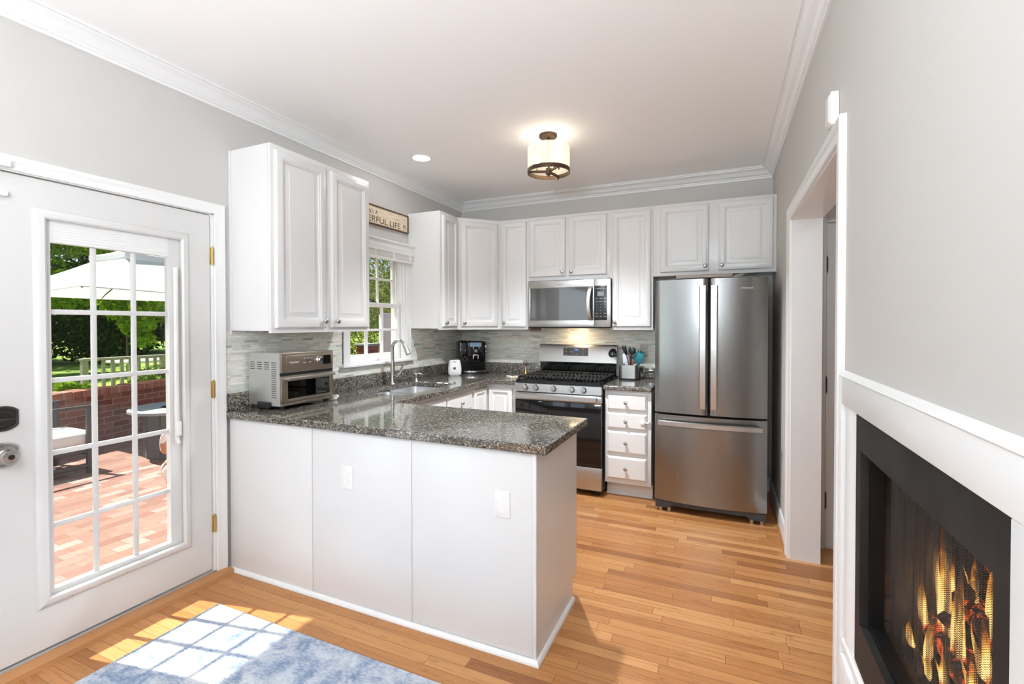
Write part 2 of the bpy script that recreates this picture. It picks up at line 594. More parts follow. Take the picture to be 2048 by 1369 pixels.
class G:
    """collects vertices and faces, then links them as ONE mesh object"""

    def __init__(self, xf=None):
        self.v, self.f, self.xf = [], [], xf

    def add(self, verts, faces):
        o = len(self.v)
        self.v += [tuple(self.xf @ Vector(p)) if self.xf is not None else tuple(p) for p in verts]
        self.f += [tuple(o + i for i in q) for q in faces]
        return self

    def bm(self, b):
        b.verts.ensure_lookup_table()
        b.verts.index_update()
        self.add([v.co[:] for v in b.verts], [[v.index for v in f.verts] for f in b.faces])
        b.free()
        return self

    def box(self, x0, x1, y0, y1, z0, z1, bev=0.0, seg=2):
        b = bmesh.new()
        bmesh.ops.create_cube(b, size=1.0)
        for v in b.verts:
            v.co = Vector(((x0 + x1) / 2 + v.co.x * (x1 - x0), (y0 + y1) / 2 + v.co.y * (y1 - y0), (z0 + z1) / 2 + v.co.z * (z1 - z0)))
        if bev > 0:
            bmesh.ops.bevel(b, geom=list(b.edges), offset=bev, segments=seg, affect='EDGES', profile=0.5)
        return self.bm(b)

    def cyl(self, a, b2, r, r2=None, n=24, cap=True):
        a, b2 = Vector(a), Vector(b2)
        r2 = r if r2 is None else r2
        d = (b2 - a).normalized()
        u = d.orthogonal().normalized()
        w = d.cross(u)
        vs_, fs = [], []
        for c, rr in ((a, r), (b2, r2)):
            for i in range(n):
                t = 2 * math.pi * i / n
                vs_.append(c + (u * math.cos(t) + w * math.sin(t)) * rr)
        for i in range(n):
            j = (i + 1) % n
            fs.append((i, j, n + j, n + i))
        if cap:
            fs.append(tuple(reversed(range(n))))
            fs.append(tuple(range(n, 2 * n)))
        return self.add(vs_, fs)

    def lathe(self, prof, base, axis=(0, 0, 1), n=28, capped=True):
        """prof: (radius, distance along axis)"""
        base, ax = Vector(base), Vector(axis).normalized()
        u = ax.orthogonal().normalized()
        w = ax.cross(u)
        vs_, fs = [], []
        for r, h in prof:
            for i in range(n):
                t = 2 * math.pi * i / n
                vs_.append(base + ax * h + (u * math.cos(t) + w * math.sin(t)) * max(r, 1e-5))
        for k in range(len(prof) - 1):
            for i in range(n):
                j = (i + 1) % n
                fs.append((k * n + i, k * n + j, (k + 1) * n + j, (k + 1) * n + i))
        if capped:
            fs.append(tuple(reversed(range(n))))
            m = (len(prof) - 1) * n
            fs.append(tuple(range(m, m + n)))
        return self.add(vs_, fs)

    def tube(self, pts, r, n=12, cap=True):
        pts = [Vector(p) for p in pts]
        rs = r if isinstance(r, (list, tuple)) else [r] * len(pts)
        vs_, fs = [], []
        u = None
        for i, p in enumerate(pts):
            d = (pts[min(i + 1, len(pts) - 1)] - pts[max(i - 1, 0)]).normalized()
            u = d.orthogonal().normalized() if u is None else (u - d * u.dot(d)).normalized()
            w = d.cross(u)
            for k in range(n):
                t = 2 * math.pi * k / n
                vs_.append(p + (u * math.cos(t) + w * math.sin(t)) * rs[i])
        for i in range(len(pts) - 1):
            for k in range(n):
                j = (k + 1) % n
                fs.append((i * n + k, i * n + j, (i + 1) * n + j, (i + 1) * n + k))
        if cap:
            fs.append(tuple(reversed(range(n))))
            m = (len(pts) - 1) * n
            fs.append(tuple(range(m, m + n)))
        return self.add(vs_, fs)

    def prism(self, poly, z0, z1, holes=(), bev=0.0):
        """a flat outline (x, y) with holes, raised from z0 to z1"""
        loops = [list(poly)] + [list(h) for h in holes]
        tri = tessellate_polygon([[Vector((p[0], p[1], 0)) for p in l] for l in loops])
        allp = [p for l in loops for p in l]
        n = len(allp)
        vs_ = [(p[0], p[1], z0) for p in allp] + [(p[0], p[1], z1) for p in allp]
        fs = []
        for t in tri:
            a, b2, c = [Vector((*allp[i], 0)) for i in t]
            t = tuple(t) if (b2 - a).cross(c - a).z > 0 else tuple(reversed(t))
            fs.append(tuple(i + n for i in t))
            fs.append(tuple(reversed(t)))
        o = 0
        for l in loops:
            m = len(l)
            for i in range(m):
                j = (i + 1) % m
                fs.append((o + i, o + j, n + o + j, n + o + i))
            o += m
        return self.add(vs_, fs)

    def sweep(self, rings, closed_profile=True):
        m = len(rings[0])
        vs_ = [p for r in rings for p in r]
        fs = []
        for k in range(len(rings) - 1):
            for i in range(m if closed_profile else m - 1):
                j = (i + 1) % m
                fs.append((k * m + i, k * m + j, (k + 1) * m + j, (k + 1) * m + i))
        if closed_profile:
            fs.append(tuple(reversed(range(m))))
            fs.append(tuple(range((len(rings) - 1) * m, len(rings) * m)))
        return self.add(vs_, fs)

    def panel(self, o, u, nrm, w, h, prof):
        """a rectangular slab standing on o, w along u, h along z, built of nested rims (inset, height along nrm)"""
        o, u, nrm = Vector(o), Vector(u).normalized(), Vector(nrm).normalized()
        z = Vector((0, 0, 1))
        vs_, fs = [], []
        for ins, hh in prof:
            for a, b2 in ((ins, ins), (w - ins, ins), (w - ins, h - ins), (ins, h - ins)):
                vs_.append(o + u * a + z * b2 + nrm * hh)
        for k in range(len(prof) - 1):
            for i in range(4):
                j = (i + 1) % 4
                fs.append((k * 4 + i, k * 4 + j, k * 4 + 4 + j, k * 4 + 4 + i))
        fs.append((3, 2, 1, 0))
        m = (len(prof) - 1) * 4
        fs.append((m, m + 1, m + 2, m + 3))
        return self.add(vs_, fs)

    def ball(self, c, rx, ry=None, rz=None, seg=20, rings=12):
        ry = rx if ry is None else ry
        rz = rx if rz is None else rz
        b = bmesh.new()
        bmesh.ops.create_uvsphere(b, u_segments=seg, v_segments=rings, radius=1.0)
        for v in b.verts:
            v.co = Vector((c[0] + v.co.x * rx, c[1] + v.co.y * ry, c[2] + v.co.z * rz))
        return self.bm(b)

    def build(self, name, mat, parent=None, smooth=True, label=None, fixn=True, mats=None):
        me = bpy.data.meshes.new(name)
        vv = [Vector(p) for p in self.v]
        if parent is not None:
            org = Vector(parent.get('_w', (0, 0, 0)))
        else:
            lo = [min(p[i] for p in vv) for i in range(3)]
            hi = [max(p[i] for p in vv) for i in range(3)]
            org = Vector(((lo[0] + hi[0]) / 2, (lo[1] + hi[1]) / 2, lo[2]))
        me.from_pydata([p - org for p in vv], [], self.f)
        me.update()
        if fixn:
            b = bmesh.new()
            b.from_mesh(me)
            bmesh.ops.recalc_face_normals(b, faces=list(b.faces))
            b.to_mesh(me)
            b.free()
        if smooth:
            me.polygons.foreach_set('use_smooth', [True] * len(me.polygons))
            me.set_sharp_from_angle(angle=R(38))
        me.materials.append(MT[mat] if isinstance(mat, str) else mat)
        o = bpy.data.objects.new(name, me)
        COL.objects.link(o)
        o['_w'] = tuple(org)
        if parent is not None:
            o.parent = parent
        else:
            o.location = org
        if label:
            o['label'] = label
        return o


ROOTS = []


def thing(name, loc, label, cat, group=None):
    o = bpy.data.objects.new(name, None)
    o.empty_display_size = 0.05
    COL.objects.link(o)
    o.location = loc
    o['_w'] = tuple(loc)
    o['label'] = label
    o['category'] = cat
    if group:
        o['group'] = group
    return o


def tag(o, label, cat, group=None, kind=None):
    o['label'] = label
    o['category'] = cat
    if group:
        o['group'] = group
    if kind:
        o['kind'] = kind
    return o


def struct(o, label=None, cat=None):
    o['kind'] = 'structure'
    if label:
        o['label'] = label
    if cat:
        o['category'] = cat
    return o


def rrect(cx, cy, w, h, r, n=6):
    pts = []
    for sx, sy, a0 in ((1, 1, 0), (-1, 1, 90), (-1, -1, 180), (1, -1, 270)):
        for k in range(n + 1):
            a = R(a0 + 90 * k / n)
            pts.append((cx + sx * (w / 2 - r) + r * math.cos(a), cy + sy * (h / 2 - r) + r * math.sin(a)))
    return pts


def text(name, s, loc, rot, size, mat, parent, depth=0.0006, align='LEFT', sx=1.0):
    cu = bpy.data.curves.new(name, 'FONT')
    cu.body = s
    cu.size = size
    cu.extrude = depth
    cu.align_x = align
    tmp = bpy.data.objects.new(name + '_tmp', cu)
    COL.objects.link(tmp)
    bpy.context.view_layer.update()
    me = bpy.data.meshes.new_from_object(tmp.evaluated_get(bpy.context.evaluated_depsgraph_get()))
    bpy.data.objects.remove(tmp)
    mat4 = Matrix.Translation(Vector(loc)) @ Matrix.Rotation(rot[2], 4, 'Z') @ Matrix.Rotation(rot[1], 4, 'Y') @ Matrix.Rotation(rot[0], 4, 'X') @ Matrix.Diagonal((sx, 1, 1, 1))
    me.transform(Matrix.Translation(-Vector(parent['_w'])) @ mat4)
    me.materials.clear()
    me.materials.append(MT[mat])
    o = bpy.data.objects.new(name, me)
    COL.objects.link(o)
    o['_w'] = parent['_w']
    o.parent = parent
    return o


FACE_X = (R(90), 0, R(90))      # text read by someone looking along -x
FACE_Y = (R(90), 0, 0)          # text read by someone looking along +y

W, H, BACK, FRONT = 2.963, 2.706, 0.0, -8.0
HALL_Y = -0.97

# ================================================================== THE SETTING
g = G()
g.box(-0.02, W + 0.15, FRONT, 0.02, -0.04, 0.0)
g.box(W + 0.15, 4.6, -2.58, HALL_Y, -0.04, 0.0)
struct(g.build('floor', 'floor', smooth=False), 'oak strip floor running the width of the kitchen', 'floor')
g = G()
g.box(-0.15, W + 0.15, FRONT - 0.15, 0.15, H, H + 0.06)
g.box(W + 0.15, 4.6, -2.58, HALL_Y + 0.1, H, H + 0.06)
struct(g.build('ceiling', 'ceiling', smooth=False), 'smooth white painted ceiling', 'ceiling')

# left wall with the openings of the glass door and the sink window
DY0, DY1, DZ = -3.685, -2.735, 2.03          # door opening
WY0, WY1, WZ0, WZ1 = -1.705, -0.985, 1.10, 2.06   # window opening
g = G()
g.box(-0.15, 0, FRONT, -6.8, 0, H)
g.box(-0.15, 0, -6.8, -4.1, 0, 0.3)  # unseen opening added above this piece to let fill light in
g.box(-0.15, 0, -6.8, -4.1, 2.15, H)
g.box(-0.15, 0, -4.1, DY0, 0, H)
g.box(-0.15, 0, DY0, DY1, DZ, H)
g.box(-0.15, 0, DY1, WY0, 0, H)
g.box(-0.15, 0, WY0, WY1, 0, WZ0)
g.box(-0.15, 0, WY0, WY1, WZ1, H)
g.box(-0.15, 0, WY1, 0.15, 0, H)
wall_left = struct(g.build('wall_left', 'wall', smooth=False), 'warm grey wall with the glass door and sink window', 'wall')
g = G()
g.box(0, W + 0.15, 0, 0.15, 0, H)
wall_back = struct(g.build('wall_back', 'wall', smooth=False), 'warm grey wall behind the range and fridge', 'wall')
# right wall with the hall doorway and the recess of the fireplace
OY0, OY1, OZ = -2.528, -1.21, 2.035
FY0, FY1, FZ0, FZ1 = -3.60, -2.79, 0.42, 1.13
g = G()
g.box(W, W + 0.15, OY1, 0.0, 0, H)
g.box(W, W + 0.15, OY0, OY1, OZ, H)
g.box(W, W + 0.15, FY1, OY0, 0, H)
g.box(W, W + 0.15, FY0, FY1, 0, FZ0)
g.box(W, W + 0.15, FY0, FY1, FZ1, H)
g.box(W, W + 0.15, FRONT, FY0, 0, H)
struct(g.build('wall_right', 'wall', smooth=False), 'pale wall with the hall doorway and the fireplace', 'wall')
# wall behind the camera with an unseen opening added for fill light
g = G()
g.box(-0.15, 0.12, FRONT - 0.15, FRONT, 0, H)
g.box(1.38, W + 0.15, FRONT - 0.15, FRONT, 0, H)
g.box(0.12, 1.38, FRONT - 0.15, FRONT, 0, 0.55)
g.box(0.12, 1.38, FRONT - 0.15, FRONT, 2.35, H)
struct(g.build('wall_front', 'wall', smooth=False), 'wall behind the viewer with an unseen opening added for light', 'wall')
# the hall beyond the doorway
g = G()
g.box(W + 0.15, 4.6, HALL_Y, HALL_Y + 0.1, 0, H)
g.box(4.6, 4.7, -2.6, HALL_Y + 0.1, 0, H)
g.box(W + 0.15, 4.7, -2.68, -2.58, 0, H)
struct(g.build('wall_hall', 'hall', smooth=False), 'shaded hall wall beyond the doorway', 'wall')

# mosaic tile on the two kitchen walls
g = G()
g.box(0.0002, 0.008, -2.675, -1.7675, 1.012, 1.368)
g.box(0.0002, 0.008, -1.7675, -0.925, 1.012, 1.085)
g.box(0.0002, 0.008, -0.925, -0.001, 1.012, 1.368)
o = g.build('tile_backsplash', 'tile_left', wall_left, smooth=False)
g = G()
g.box(0.008, 0.93, -0.008, -0.0002, 1.012, 1.368)
g.box(0.93, 1.70, -0.008, -0.0002, 0.85, 1.40)
g.box(1.70, 2.10, -0.008, -0.0002, 1.012, 1.368)
o = g.build('tile_backsplash', 'tile_back', wall_back, smooth=False)

# crown moulding round three walls, mitred in the corners
CP = [(0, 2.618), (0.010, 2.618), (0.012, 2.632), (0.020, 2.634), (0.021, 2.642), (0.028, 2.645), (0.034, 2.655),
      (0.046, 2.670), (0.062, 2.682), (0.074, 2.687), (0.076, 2.694), (0.088, 2.695), (0.088, 2.7059), (0, 2.7059)]
g = G()
g.sweep([[(d, FRONT, z) for d, z in CP], [(d, -d, z) for d, z in CP], [(W - d, -d, z) for d, z in CP], [(W - d, FRONT, z) for d, z in CP]])
struct(g.build('trim_1', 'trim'), 'white crown moulding round the top of the walls', 'crown moulding')


def casing(name, axis, face, sgn, a0, a1, z1, w, label, z0=0.0, sill=None, t=0.018):
    """a moulded frame round an opening: face is the wall plane, sgn the side it stands out on"""
    prof = [(0, 0), (0, t * 0.75), (0.006, t * 0.9), (0.014, t * 0.8), (w * 0.55, t * 0.9), (w * 0.7, t * 1.15), (w - 0.004, t * 1.2), (w, t), (w, 0)]
    rings = []
    for (a, z, da, dz) in ((a0, z0, -1, 0), (a0, z1, -1, 1), (a1, z1, 1, 1), (a1, z0, 1, 0)):
        r = []
        for p, h in prof:
            q = a + da * p
            zz = z + dz * p
            r.append((face + sgn * h, q, zz) if axis == 'x' else (q, face + sgn * h, zz))
        rings.append(r)
    g = G()
    g.sweep(rings)
    return struct(g.build(name, 'trim'), label, 'door casing')


casing('trim_2', 'x', 0.0, 1, DY0 - 0.006, DY1 + 0.002, 2.022, 0.056, 'white moulded casing round the glass door')
casing('trim_3', 'x', W, -1, OY0 + 0.004, OY1 - 0.004, OZ - 0.006, 0.072, 'white moulded casing round the hall doorway')
# door jamb lining of the glass door and of the hall doorway
g = G()
g.box(-0.15, 0.0, DY1 - 0.012, DY1 - 0.0005, 0.03, DZ)
g.box(-0.15, 0.0, DY0 + 0.0005, DY0 + 0.010, 0.03, DZ)
g.box(-0.15, 0.0, DY0, DY1, DZ - 0.012, DZ - 0.0005)
struct(g.build('trim_4', 'trim', smooth=False), 'white jamb lining of the glass door', 'door jamb')
g = G()
g.box(W - 0.001, W + 0.155, OY1 - 0.012, OY1 - 0.0005, 0.0, OZ)
g.box(W - 0.001, W + 0.155, OY0 + 0.0005, OY0 + 0.012, 0.0, OZ)
g.box(W - 0.001, W + 0.155, OY0, OY1, OZ - 0.012, OZ - 0.0005)
struct(g.build('trim_5', 'trim', smooth=False), 'white lining of the hall doorway', 'door jamb')

# oak saddle and metal sill under the glass door
g = G()
g.sweep([[(0.0, y, 0.0), (0.0, y, 0.026), (0.045, y, 0.026), (0.062, y, 0.018), (0.068, y, 0.0)] for y in (-3.75, -2.672)])
struct(g.build('trim_6', 'oakwood'), 'oak saddle along the foot of the glass door', 'threshold')
g = G()
g.box(-0.16, -0.0005, DY0 + 0.011, DY1 - 0.013, 0.0, 0.034, 0.004)
struct(g.build('trim_7', simple('sill_aluminium', (0.55, 0.55, 0.54), 0.4, 0.7)), 'grey metal sill under the glass door', 'threshold')

# baseboard with an oak shoe along the right wall
BP = [(0, 0), (0.014, 0), (0.014, 0.085), (0.011, 0.098), (0.012, 0.104), (0.006, 0.118), (0, 0.122)]
g = G()
g.sweep([[(W - d, y, z) for d, z in BP] for y in (-0.001, OY1 + 0.070)])
bb = struct(g.build('baseboard_right', 'trim'), 'white baseboard beside the fridge', 'baseboard')
g = G()
g.sweep([[(W - 0.014 - d, y, z) for d, z in ((0, 0), (0.012, 0), (0.011, 0.008), (0.006, 0.015), (0, 0.018))] for y in (-0.001, OY1 + 0.075)])
g.build('shoe_moulding', 'oakwood', bb)
g = G()
g.sweep([[(x, -d, z) for d, z in BP] for x in (2.10, W - 0.015)])
struct(g.build('baseboard_back', 'trim'), 'white baseboard behind the fridge', 'baseboard')

# ------------------------------------------------------------------ the glass door
d1 = thing('door_1', (-0.01, -3.21, 0.036), 'white door with a fifteen pane glass light, opening to the patio', 'door')
d1['kind'] = 'structure'
SX0, SX1 = -0.052, -0.006
LY0, LY1, LZ0, LZ1 = -3.462, -2.895, 0.245, 1.862      # hole for the light
g = G()
g.box(SX0, SX1, -3.670, LY0, 0.042, 2.012)
g.box(SX0, SX1, LY1, -2.752, 0.042, 2.012)
g.box(SX0, SX1, LY0, LY1, 0.042, LZ0)
g.box(SX0, SX1, LY0, LY1, LZ1, 2.012)
g.build('slab', 'door', d1, smooth=False)


def rim(axis_x, sg, y0, y1, z0, z1, prof):
    """picture-frame rim in the plane x = axis_x, prof: (outset from the hole, height)"""
    rings = []
    for (y, z, dy, dz) in ((y0, z0, -1, -1), (y1, z0, 1, -1), (y1, z1, 1, 1), (y0, z1, -1, 1), (y0, z0, -1, -1)):
        rings.append([(axis_x + sg * h, y + dy * p, z + dz * p) for p, h in prof])
    gg = G()
    m = len(prof)
    vs_ = [p for r in rings for p in r]
    fs = []
    for k in range(4):
        for i in range(m):
            j = (i + 1) % m
            fs.append((k * m + i, k * m + j, (k + 1) * m + j, (k + 1) * m + i))
    gg.add(vs_, fs)
    return gg


FP = [(-0.012, 0), (-0.012, 0.010), (-0.004, 0.016), (0.006, 0.014), (0.014, 0.013), (0.022, 0.010), (0.028, 0.004), (0.030, 0)]
fr = rim(SX1, 1, LY0, LY1, LZ0, LZ1, FP)
fr.build('light_frame', 'door', d1)
rim(SX0, -1, LY0, LY1, LZ0, LZ1, FP).build('light_frame', 'door', d1)
GY0, GY1, GZ0, GZ1 = -3.432, -2.962, 0.278, 1.757
g = G()
g.box(-0.046, -0.012, GY1, LY1, LZ0, LZ1)
g.box(-0.046, -0.012, LY0, GY0, LZ0, LZ1)
g.box(-0.046, -0.012, GY0, GY1, LZ0, GZ0)
g.build('light_surround', 'door', d1, smooth=False)
g = G()
g.box(-0.042, -0.013, GY0, GY1, GZ1, LZ1)
for k in range(9):
    g.box(-0.0135, -0.011, GY0 + 0.004, GY1 - 0.004, GZ1 + 0.004 + k * 0.0115, GZ1 + 0.012 + k * 0.0115)
g.build('raised_blind', 'trim', d1, smooth=False)
g = G()
mw = 0.011
for y in (-3.276, -3.115):
    g.box(-0.0350, -0.0220, y - mw, y + mw, GZ0, GZ1, 0.004)
for z in (1.462, 1.168, 0.857, 0.547):
    g.box(-0.0345, -0.0215, GY0, GY1, z - mw, z + mw, 0.004)
g.build('muntin_grille', 'door', d1)
g = G()
g.box(-0.030, -0.027, GY0 - 0.004, GY1 + 0.004, GZ0 - 0.004, GZ1 + 0.004)
g.build('glass_pane', 'glass', d1, smooth=False)
g = G()
g.box(-0.006, 0.012, -2.946, -2.930, 0.80, 1.705, 0.003)
sl = g.build('blind_slider_track', 'plastic', d1)
g = G()
g.box(0.012, 0.024, -2.951, -2.925, 0.83, 0.905, 0.004)
g.box(0.012, 0.020, -2.947, -2.929, 0.79, 0.805, 0.003)
g.build('slider_handle', 'plastic', sl)
g = G()
scr = [(-3.476, z) for z in (0.30, 0.60, 0.93, 1.22, 1.50, 1.77)] + [(-2.881, z) for z in (0.33, 0.60, 0.95, 1.25, 1.55, 1.80)] + [(y, 1.878) for y in (-3.38, -3.17, -2.97)] + [(y, 0.228) for y in (-3.38, -3.17, -2.97)]
for y, z in scr:
    g.cyl((0.0, y, z), (0.0052, y, z), 0.0042, n=10)
g.build('frame_screws', 'screw', d1)
for z in (1.787, 1.046, 0.296):
    g = G()
    g.cyl((0.004, -2.7435, z - 0.048), (0.004, -2.7435, z + 0.048), 0.0065, n=14)
    g.cyl((0.004, -2.7435, z + 0.048), (0.004, -2.7435, z + 0.054), 0.0045, n=12)
    g.box(-0.006, -0.001, -2.752, -2.7365, z - 0.046, z + 0.046, 0.001)
    for k in (-0.029, -0.010, 0.010, 0.029):
        g.cyl((0.004, -2.7435, z + k - 0.0012), (0.004, -2.7435, z + k + 0.0012), 0.0072, n=14)
    g.build('hinge', 'brass', d1)
# deadbolt: scalloped back plate and thumb turn
KY = -3.588


def plate(name, z, mat):
    pts = []
    for k in range(33):
        a = math.pi * k / 32
        pts.append((KY + 0.046 * math.cos(a) * (1.0), z + 0.028 + 0.022 * math.sin(a) ** 1.5))
    pts += [(KY - 0.046, z - 0.028)]
    for k in range(1, 32):
        a = math.pi + math.pi * k / 32
        pts.append((KY + 0.046 * math.cos(a), z - 0.028 - 0.022 * abs(math.sin(a)) ** 1.5))
    pts += [(KY + 0.046, z - 0.028)]
    gg = G()
    n = len(pts)
    rings = [[(-0.006, y, zz) for y, zz in pts], [(0.001, y, zz) for y, zz in pts],
             [(0.006, KY + (y - KY) * 0.9, z + (zz - z) * 0.9) for y, zz in pts], [(0.004, KY + (y - KY) * 0.78, z + (zz - z) * 0.78) for y, zz in pts],
             [(0.010, KY + (y - KY) * 0.66, z + (zz - z) * 0.70) for y, zz in pts]]
    gg.sweep(rings)
    return gg.build(name, mat, d1)


p1 = plate('deadbolt', 1.035, 'pewter')
g = G()
g.cyl((0.008, KY, 1.035), (0.014, KY, 1.035), 0.023, 0.020)
g.ball((0.020, KY, 1.033), 0.011, 0.030, 0.008)
g.ball((0.024, KY - 0.02, 1.033), 0.008, 0.008, 0.007)
g.build('thumb_turn', 'pewter', p1)
p2 = plate('door_knob', 0.890, 'nickel')
g = G()
g.lathe([(0.026, 0.008), (0.024, 0.014), (0.013, 0.020), (0.012, 0.030), (0.022, 0.036), (0.030, 0.046), (0.031, 0.056), (0.026, 0.064), (0.014, 0.066)], (0, KY, 0.890), (1, 0, 0))
kn = g.build('knob', 'nickel', p2)
g = G()
g.cyl((0.0655, KY, 0.890), (0.0675, KY, 0.890), 0.010)
g.build('lock_button', 'black_plastic', p2)

# two-piece alarm contact at the top of the glass door
t = thing('alarm_contact', (0.006, -3.59, 1.93), 'small white two piece alarm contact at top of the glass door', 'alarm sensor')
g = G()
g.box(-0.006, 0.012, -3.640, -3.567, 1.915, 1.935, 0.003)
g.build('magnet', 'plastic', t)
g = G()
g.box(0.019, 0.040, -3.640, -3.567, 2.026, 2.052, 0.003)
g.build('sensor', 'plastic', t)

# ------------------------------------------------------------------ the window over the sink
w1 = thing('window_1', (-0.06, -1.345, WZ0), 'white double hung window over the sink', 'window')
w1['kind'] = 'structure'
g = G()
g.box(-0.149, 0.0, WY0 + 0.0005, WY0 + 0.02, WZ0, WZ1)
g.box(-0.149, 0.0, WY1 - 0.02, WY1 - 0.0005, WZ0, WZ1)
g.box(-0.149, 0.0, WY0, WY1, WZ1 - 0.02, WZ1 - 0.0005)
for y in (WY0 + 0.020, WY1 - 0.034):
    g.box(-0.084, -0.078, y, y + 0.014, WZ0, WZ1)
    g.box(-0.034, -0.022, y, y + 0.014, WZ0, WZ1)
g.build('frame', 'trim', w1, smooth=False)
# casing on the room side
prof_w = 0.062
g = G()
g.box(0.0005, 0.017, WY0 - prof_w, WY0 + 0.004, WZ0 + 0.008, WZ1 + prof_w, 0.003)
g.box(0.0005, 0.017, WY1 - 0.004, WY1 + 0.05, WZ0 + 0.008, WZ1 + prof_w, 0.003)
g.box(0.0005, 0.0165, WY0, WY1, WZ1 - 0.004, WZ1 + prof_w, 0.003)
g.box(0.0005, 0.022, WY0 - prof_w, WY0 - prof_w + 0.014, WZ0 + 0.008, WZ1 + prof_w, 0.003)
g.box(0.0005, 0.022, WY1 + 0.036, WY1 + 0.05, WZ0 + 0.008, WZ1 + prof_w, 0.003)
g.build('casing', 'trim', w1)
g = G()
g.box(-0.10, 0.055, -1.80, -0.90, 1.086, 1.108, 0.006)
g.build('stool', 'trim', w1)
SY0, SY1 = WY0 + 0.034, WY1 - 0.034


def sash(x0, x1, z0, z1, nb, rows, by):
    gg = G()
    st = 0.036
    gg.box(x0, x1, SY0, SY0 + st, z0, z1, 0.003)
    gg.box(x0, x1, SY1 - st, SY1, z0, z1, 0.003)
    gg.box(x0, x1, SY0 + st, SY1 - st, z0, z0 + by, 0.003)
    gg.box(x0, x1, SY0 + st, SY1 - st, z1 - nb, z1, 0.003)
    so = gg.build('sash', 'trim', w1)
    gg = G()
    ya, yb, za, zb = SY0 + st, SY1 - st, z0 + by, z1 - nb
    for k in (1, 2):
        y = ya + (yb - ya) * k / 3
        gg.box(x0 + 0.006, x1 - 0.004, y - 0.009, y + 0.009, za, zb, 0.003)
    for k in range(1, rows):
        z = za + (zb - za) * k / rows
        gg.box(x0 + 0.0065, x1 - 0.0045, ya, yb, z - 0.009, z + 0.009, 0.003)
    gg.build('muntin_grille', 'trim', so)
    gg = G()
    xm = (x0 + x1) / 2
    gg.box(xm - 0.0015, xm + 0.0015, ya - 0.003, yb + 0.003, za - 0.003, zb + 0.003)
    gg.build('glass_pane', 'glass', so, smooth=False)
    return so


sash(-0.115, -0.086, 1.555, 2.04, 0.035, 2, 0.032)
lo = sash(-0.074, -0.038, 1.106, 1.590, 0.032, 2, 0.062)
g = G()
g.box(-0.070, -0.040, -1.385, -1.325, 1.590, 1.600, 0.003)
g.cyl((-0.056, -1.355, 1.598), (-0.056, -1.355, 1.612), 0.010)
g.tube([(-0.056, -1.355, 1.608), (-0.05, -1.38, 1.612), (-0.045, -1.42, 1.610)], 0.005)
g.build('sash_lock', 'pewter', lo)

# raised blind with its valance
t = thing('window_blind', (0.04, -1.35, 1.95), 'white slatted blind drawn up under its valance over the sink window', 'blind')
VY0, VY1 = -1.80, -0.868
g = G()
PV = [(0.022, 2.012), (0.062, 2.012), (0.064, 2.045), (0.068, 2.058), (0.064, 2.072), (0.070, 2.088), (0.078, 2.094), (0.078, 2.104), (0.070, 2.108), (0.022, 2.108)]
g.sweep([[(x, y, z) for x, z in PV] for y in (VY0, VY1)])
g.build('valance', 'trim', t)
g = G()
for k in range(13):
    z = 1.968 + k * 0.0036
    g.box(0.024, 0.058, VY0 + 0.04, VY1 - 0.022, z, z + 0.0026)
sl_o = g.build('slats', 'plastic', t, smooth=False)
g = G()
g.box(0.023, 0.060, VY0 + 0.04, VY1 - 0.022, 1.946, 1.966, 0.004)
g.build('bottom_rail', 'plastic', t)
for y in (-1.62, -1.45, -1.22, -1.00):
    g = G()
    g.box(0.058, 0.0595, y - 0.012, y + 0.012, 1.955, 2.014)
    g.tube([(0.060, y, 2.012), (0.063, y + 0.004, 1.99), (0.062, y - 0.003, 1.965), (0.06, y, 1.95)], 0.0022, 6)
    g.build('ladder_cord', 'plastic', t)

# ------------------------------------------------------------------ hall door
d2 = thing('door_2', (3.55, HALL_Y, 0.0), 'pale closet door with dark hinges in the shaded hall', 'door')
d2['kind'] = 'structure'
g = G()
g.box(3.180, 3.94, HALL_Y - 0.006, HALL_Y - 0.001, 0.008, 2.030)
g.build('slab', 'hall', d2, smooth=False)
g = G()
g.box(3.116, 3.176, HALL_Y - 0.020, HALL_Y - 0.0005, 0.0, 2.10, 0.003)
g.box(3.944, 4.01, HALL_Y - 0.020, HALL_Y - 0.0005, 0.0, 2.10, 0.003)
g.box(3.176, 3.944, HALL_Y - 0.020, HALL_Y - 0.0005, 2.036, 2.10, 0.003)
g.build('casing', 'hall', d2)
for z in (1.777, 1.028, 0.306):
    g = G()
    g.cyl((3.178, HALL_Y - 0.013, z - 0.045), (3.178, HALL_Y - 0.013, z + 0.045), 0.007, n=14)
    g.cyl((3.178, HALL_Y - 0.013, z - 0.055), (3.178, HALL_Y - 0.013, z + 0.055), 0.004, n=10)
    g.build('hinge', 'pewter', d2)

# ================================================================== CABINETS
DOORP = [(0, 0), (0, 0.013), (0.002, 0.018), (0.007, 0.0215), (0.043, 0.0215), (0.045, 0.0165), (0.049, 0.0180), (0.053, 0.0160), (0.056, 0.0080), (0.063, 0.0075), (0.090, 0.0170), (0.0905, 0.0190)]
NARROWP = [(0, 0), (0, 0.013), (0.002, 0.018), (0.007, 0.0215), (0.039, 0.0215), (0.041, 0.0165), (0.045, 0.0175), (0.049, 0.0080), (0.055, 0.0075), (0.075, 0.0170), (0.0755, 0.0190)]
FRONTP = [(0, 0), (0, 0.010), (0.010, 0.017), (0.013, 0.020), (0.02, 0.020)]


def knob(parent, p, nrm):
    g = G()
    g.lathe([(0.0075, 0.0), (0.006, 0.004), (0.005, 0.010), (0.0095, 0.014), (0.0145, 0.018), (0.0155, 0.022), (0.0125, 0.027), (0.006, 0.0295)], p, nrm, n=20)
    return g.build('knob', 'nickel', parent)


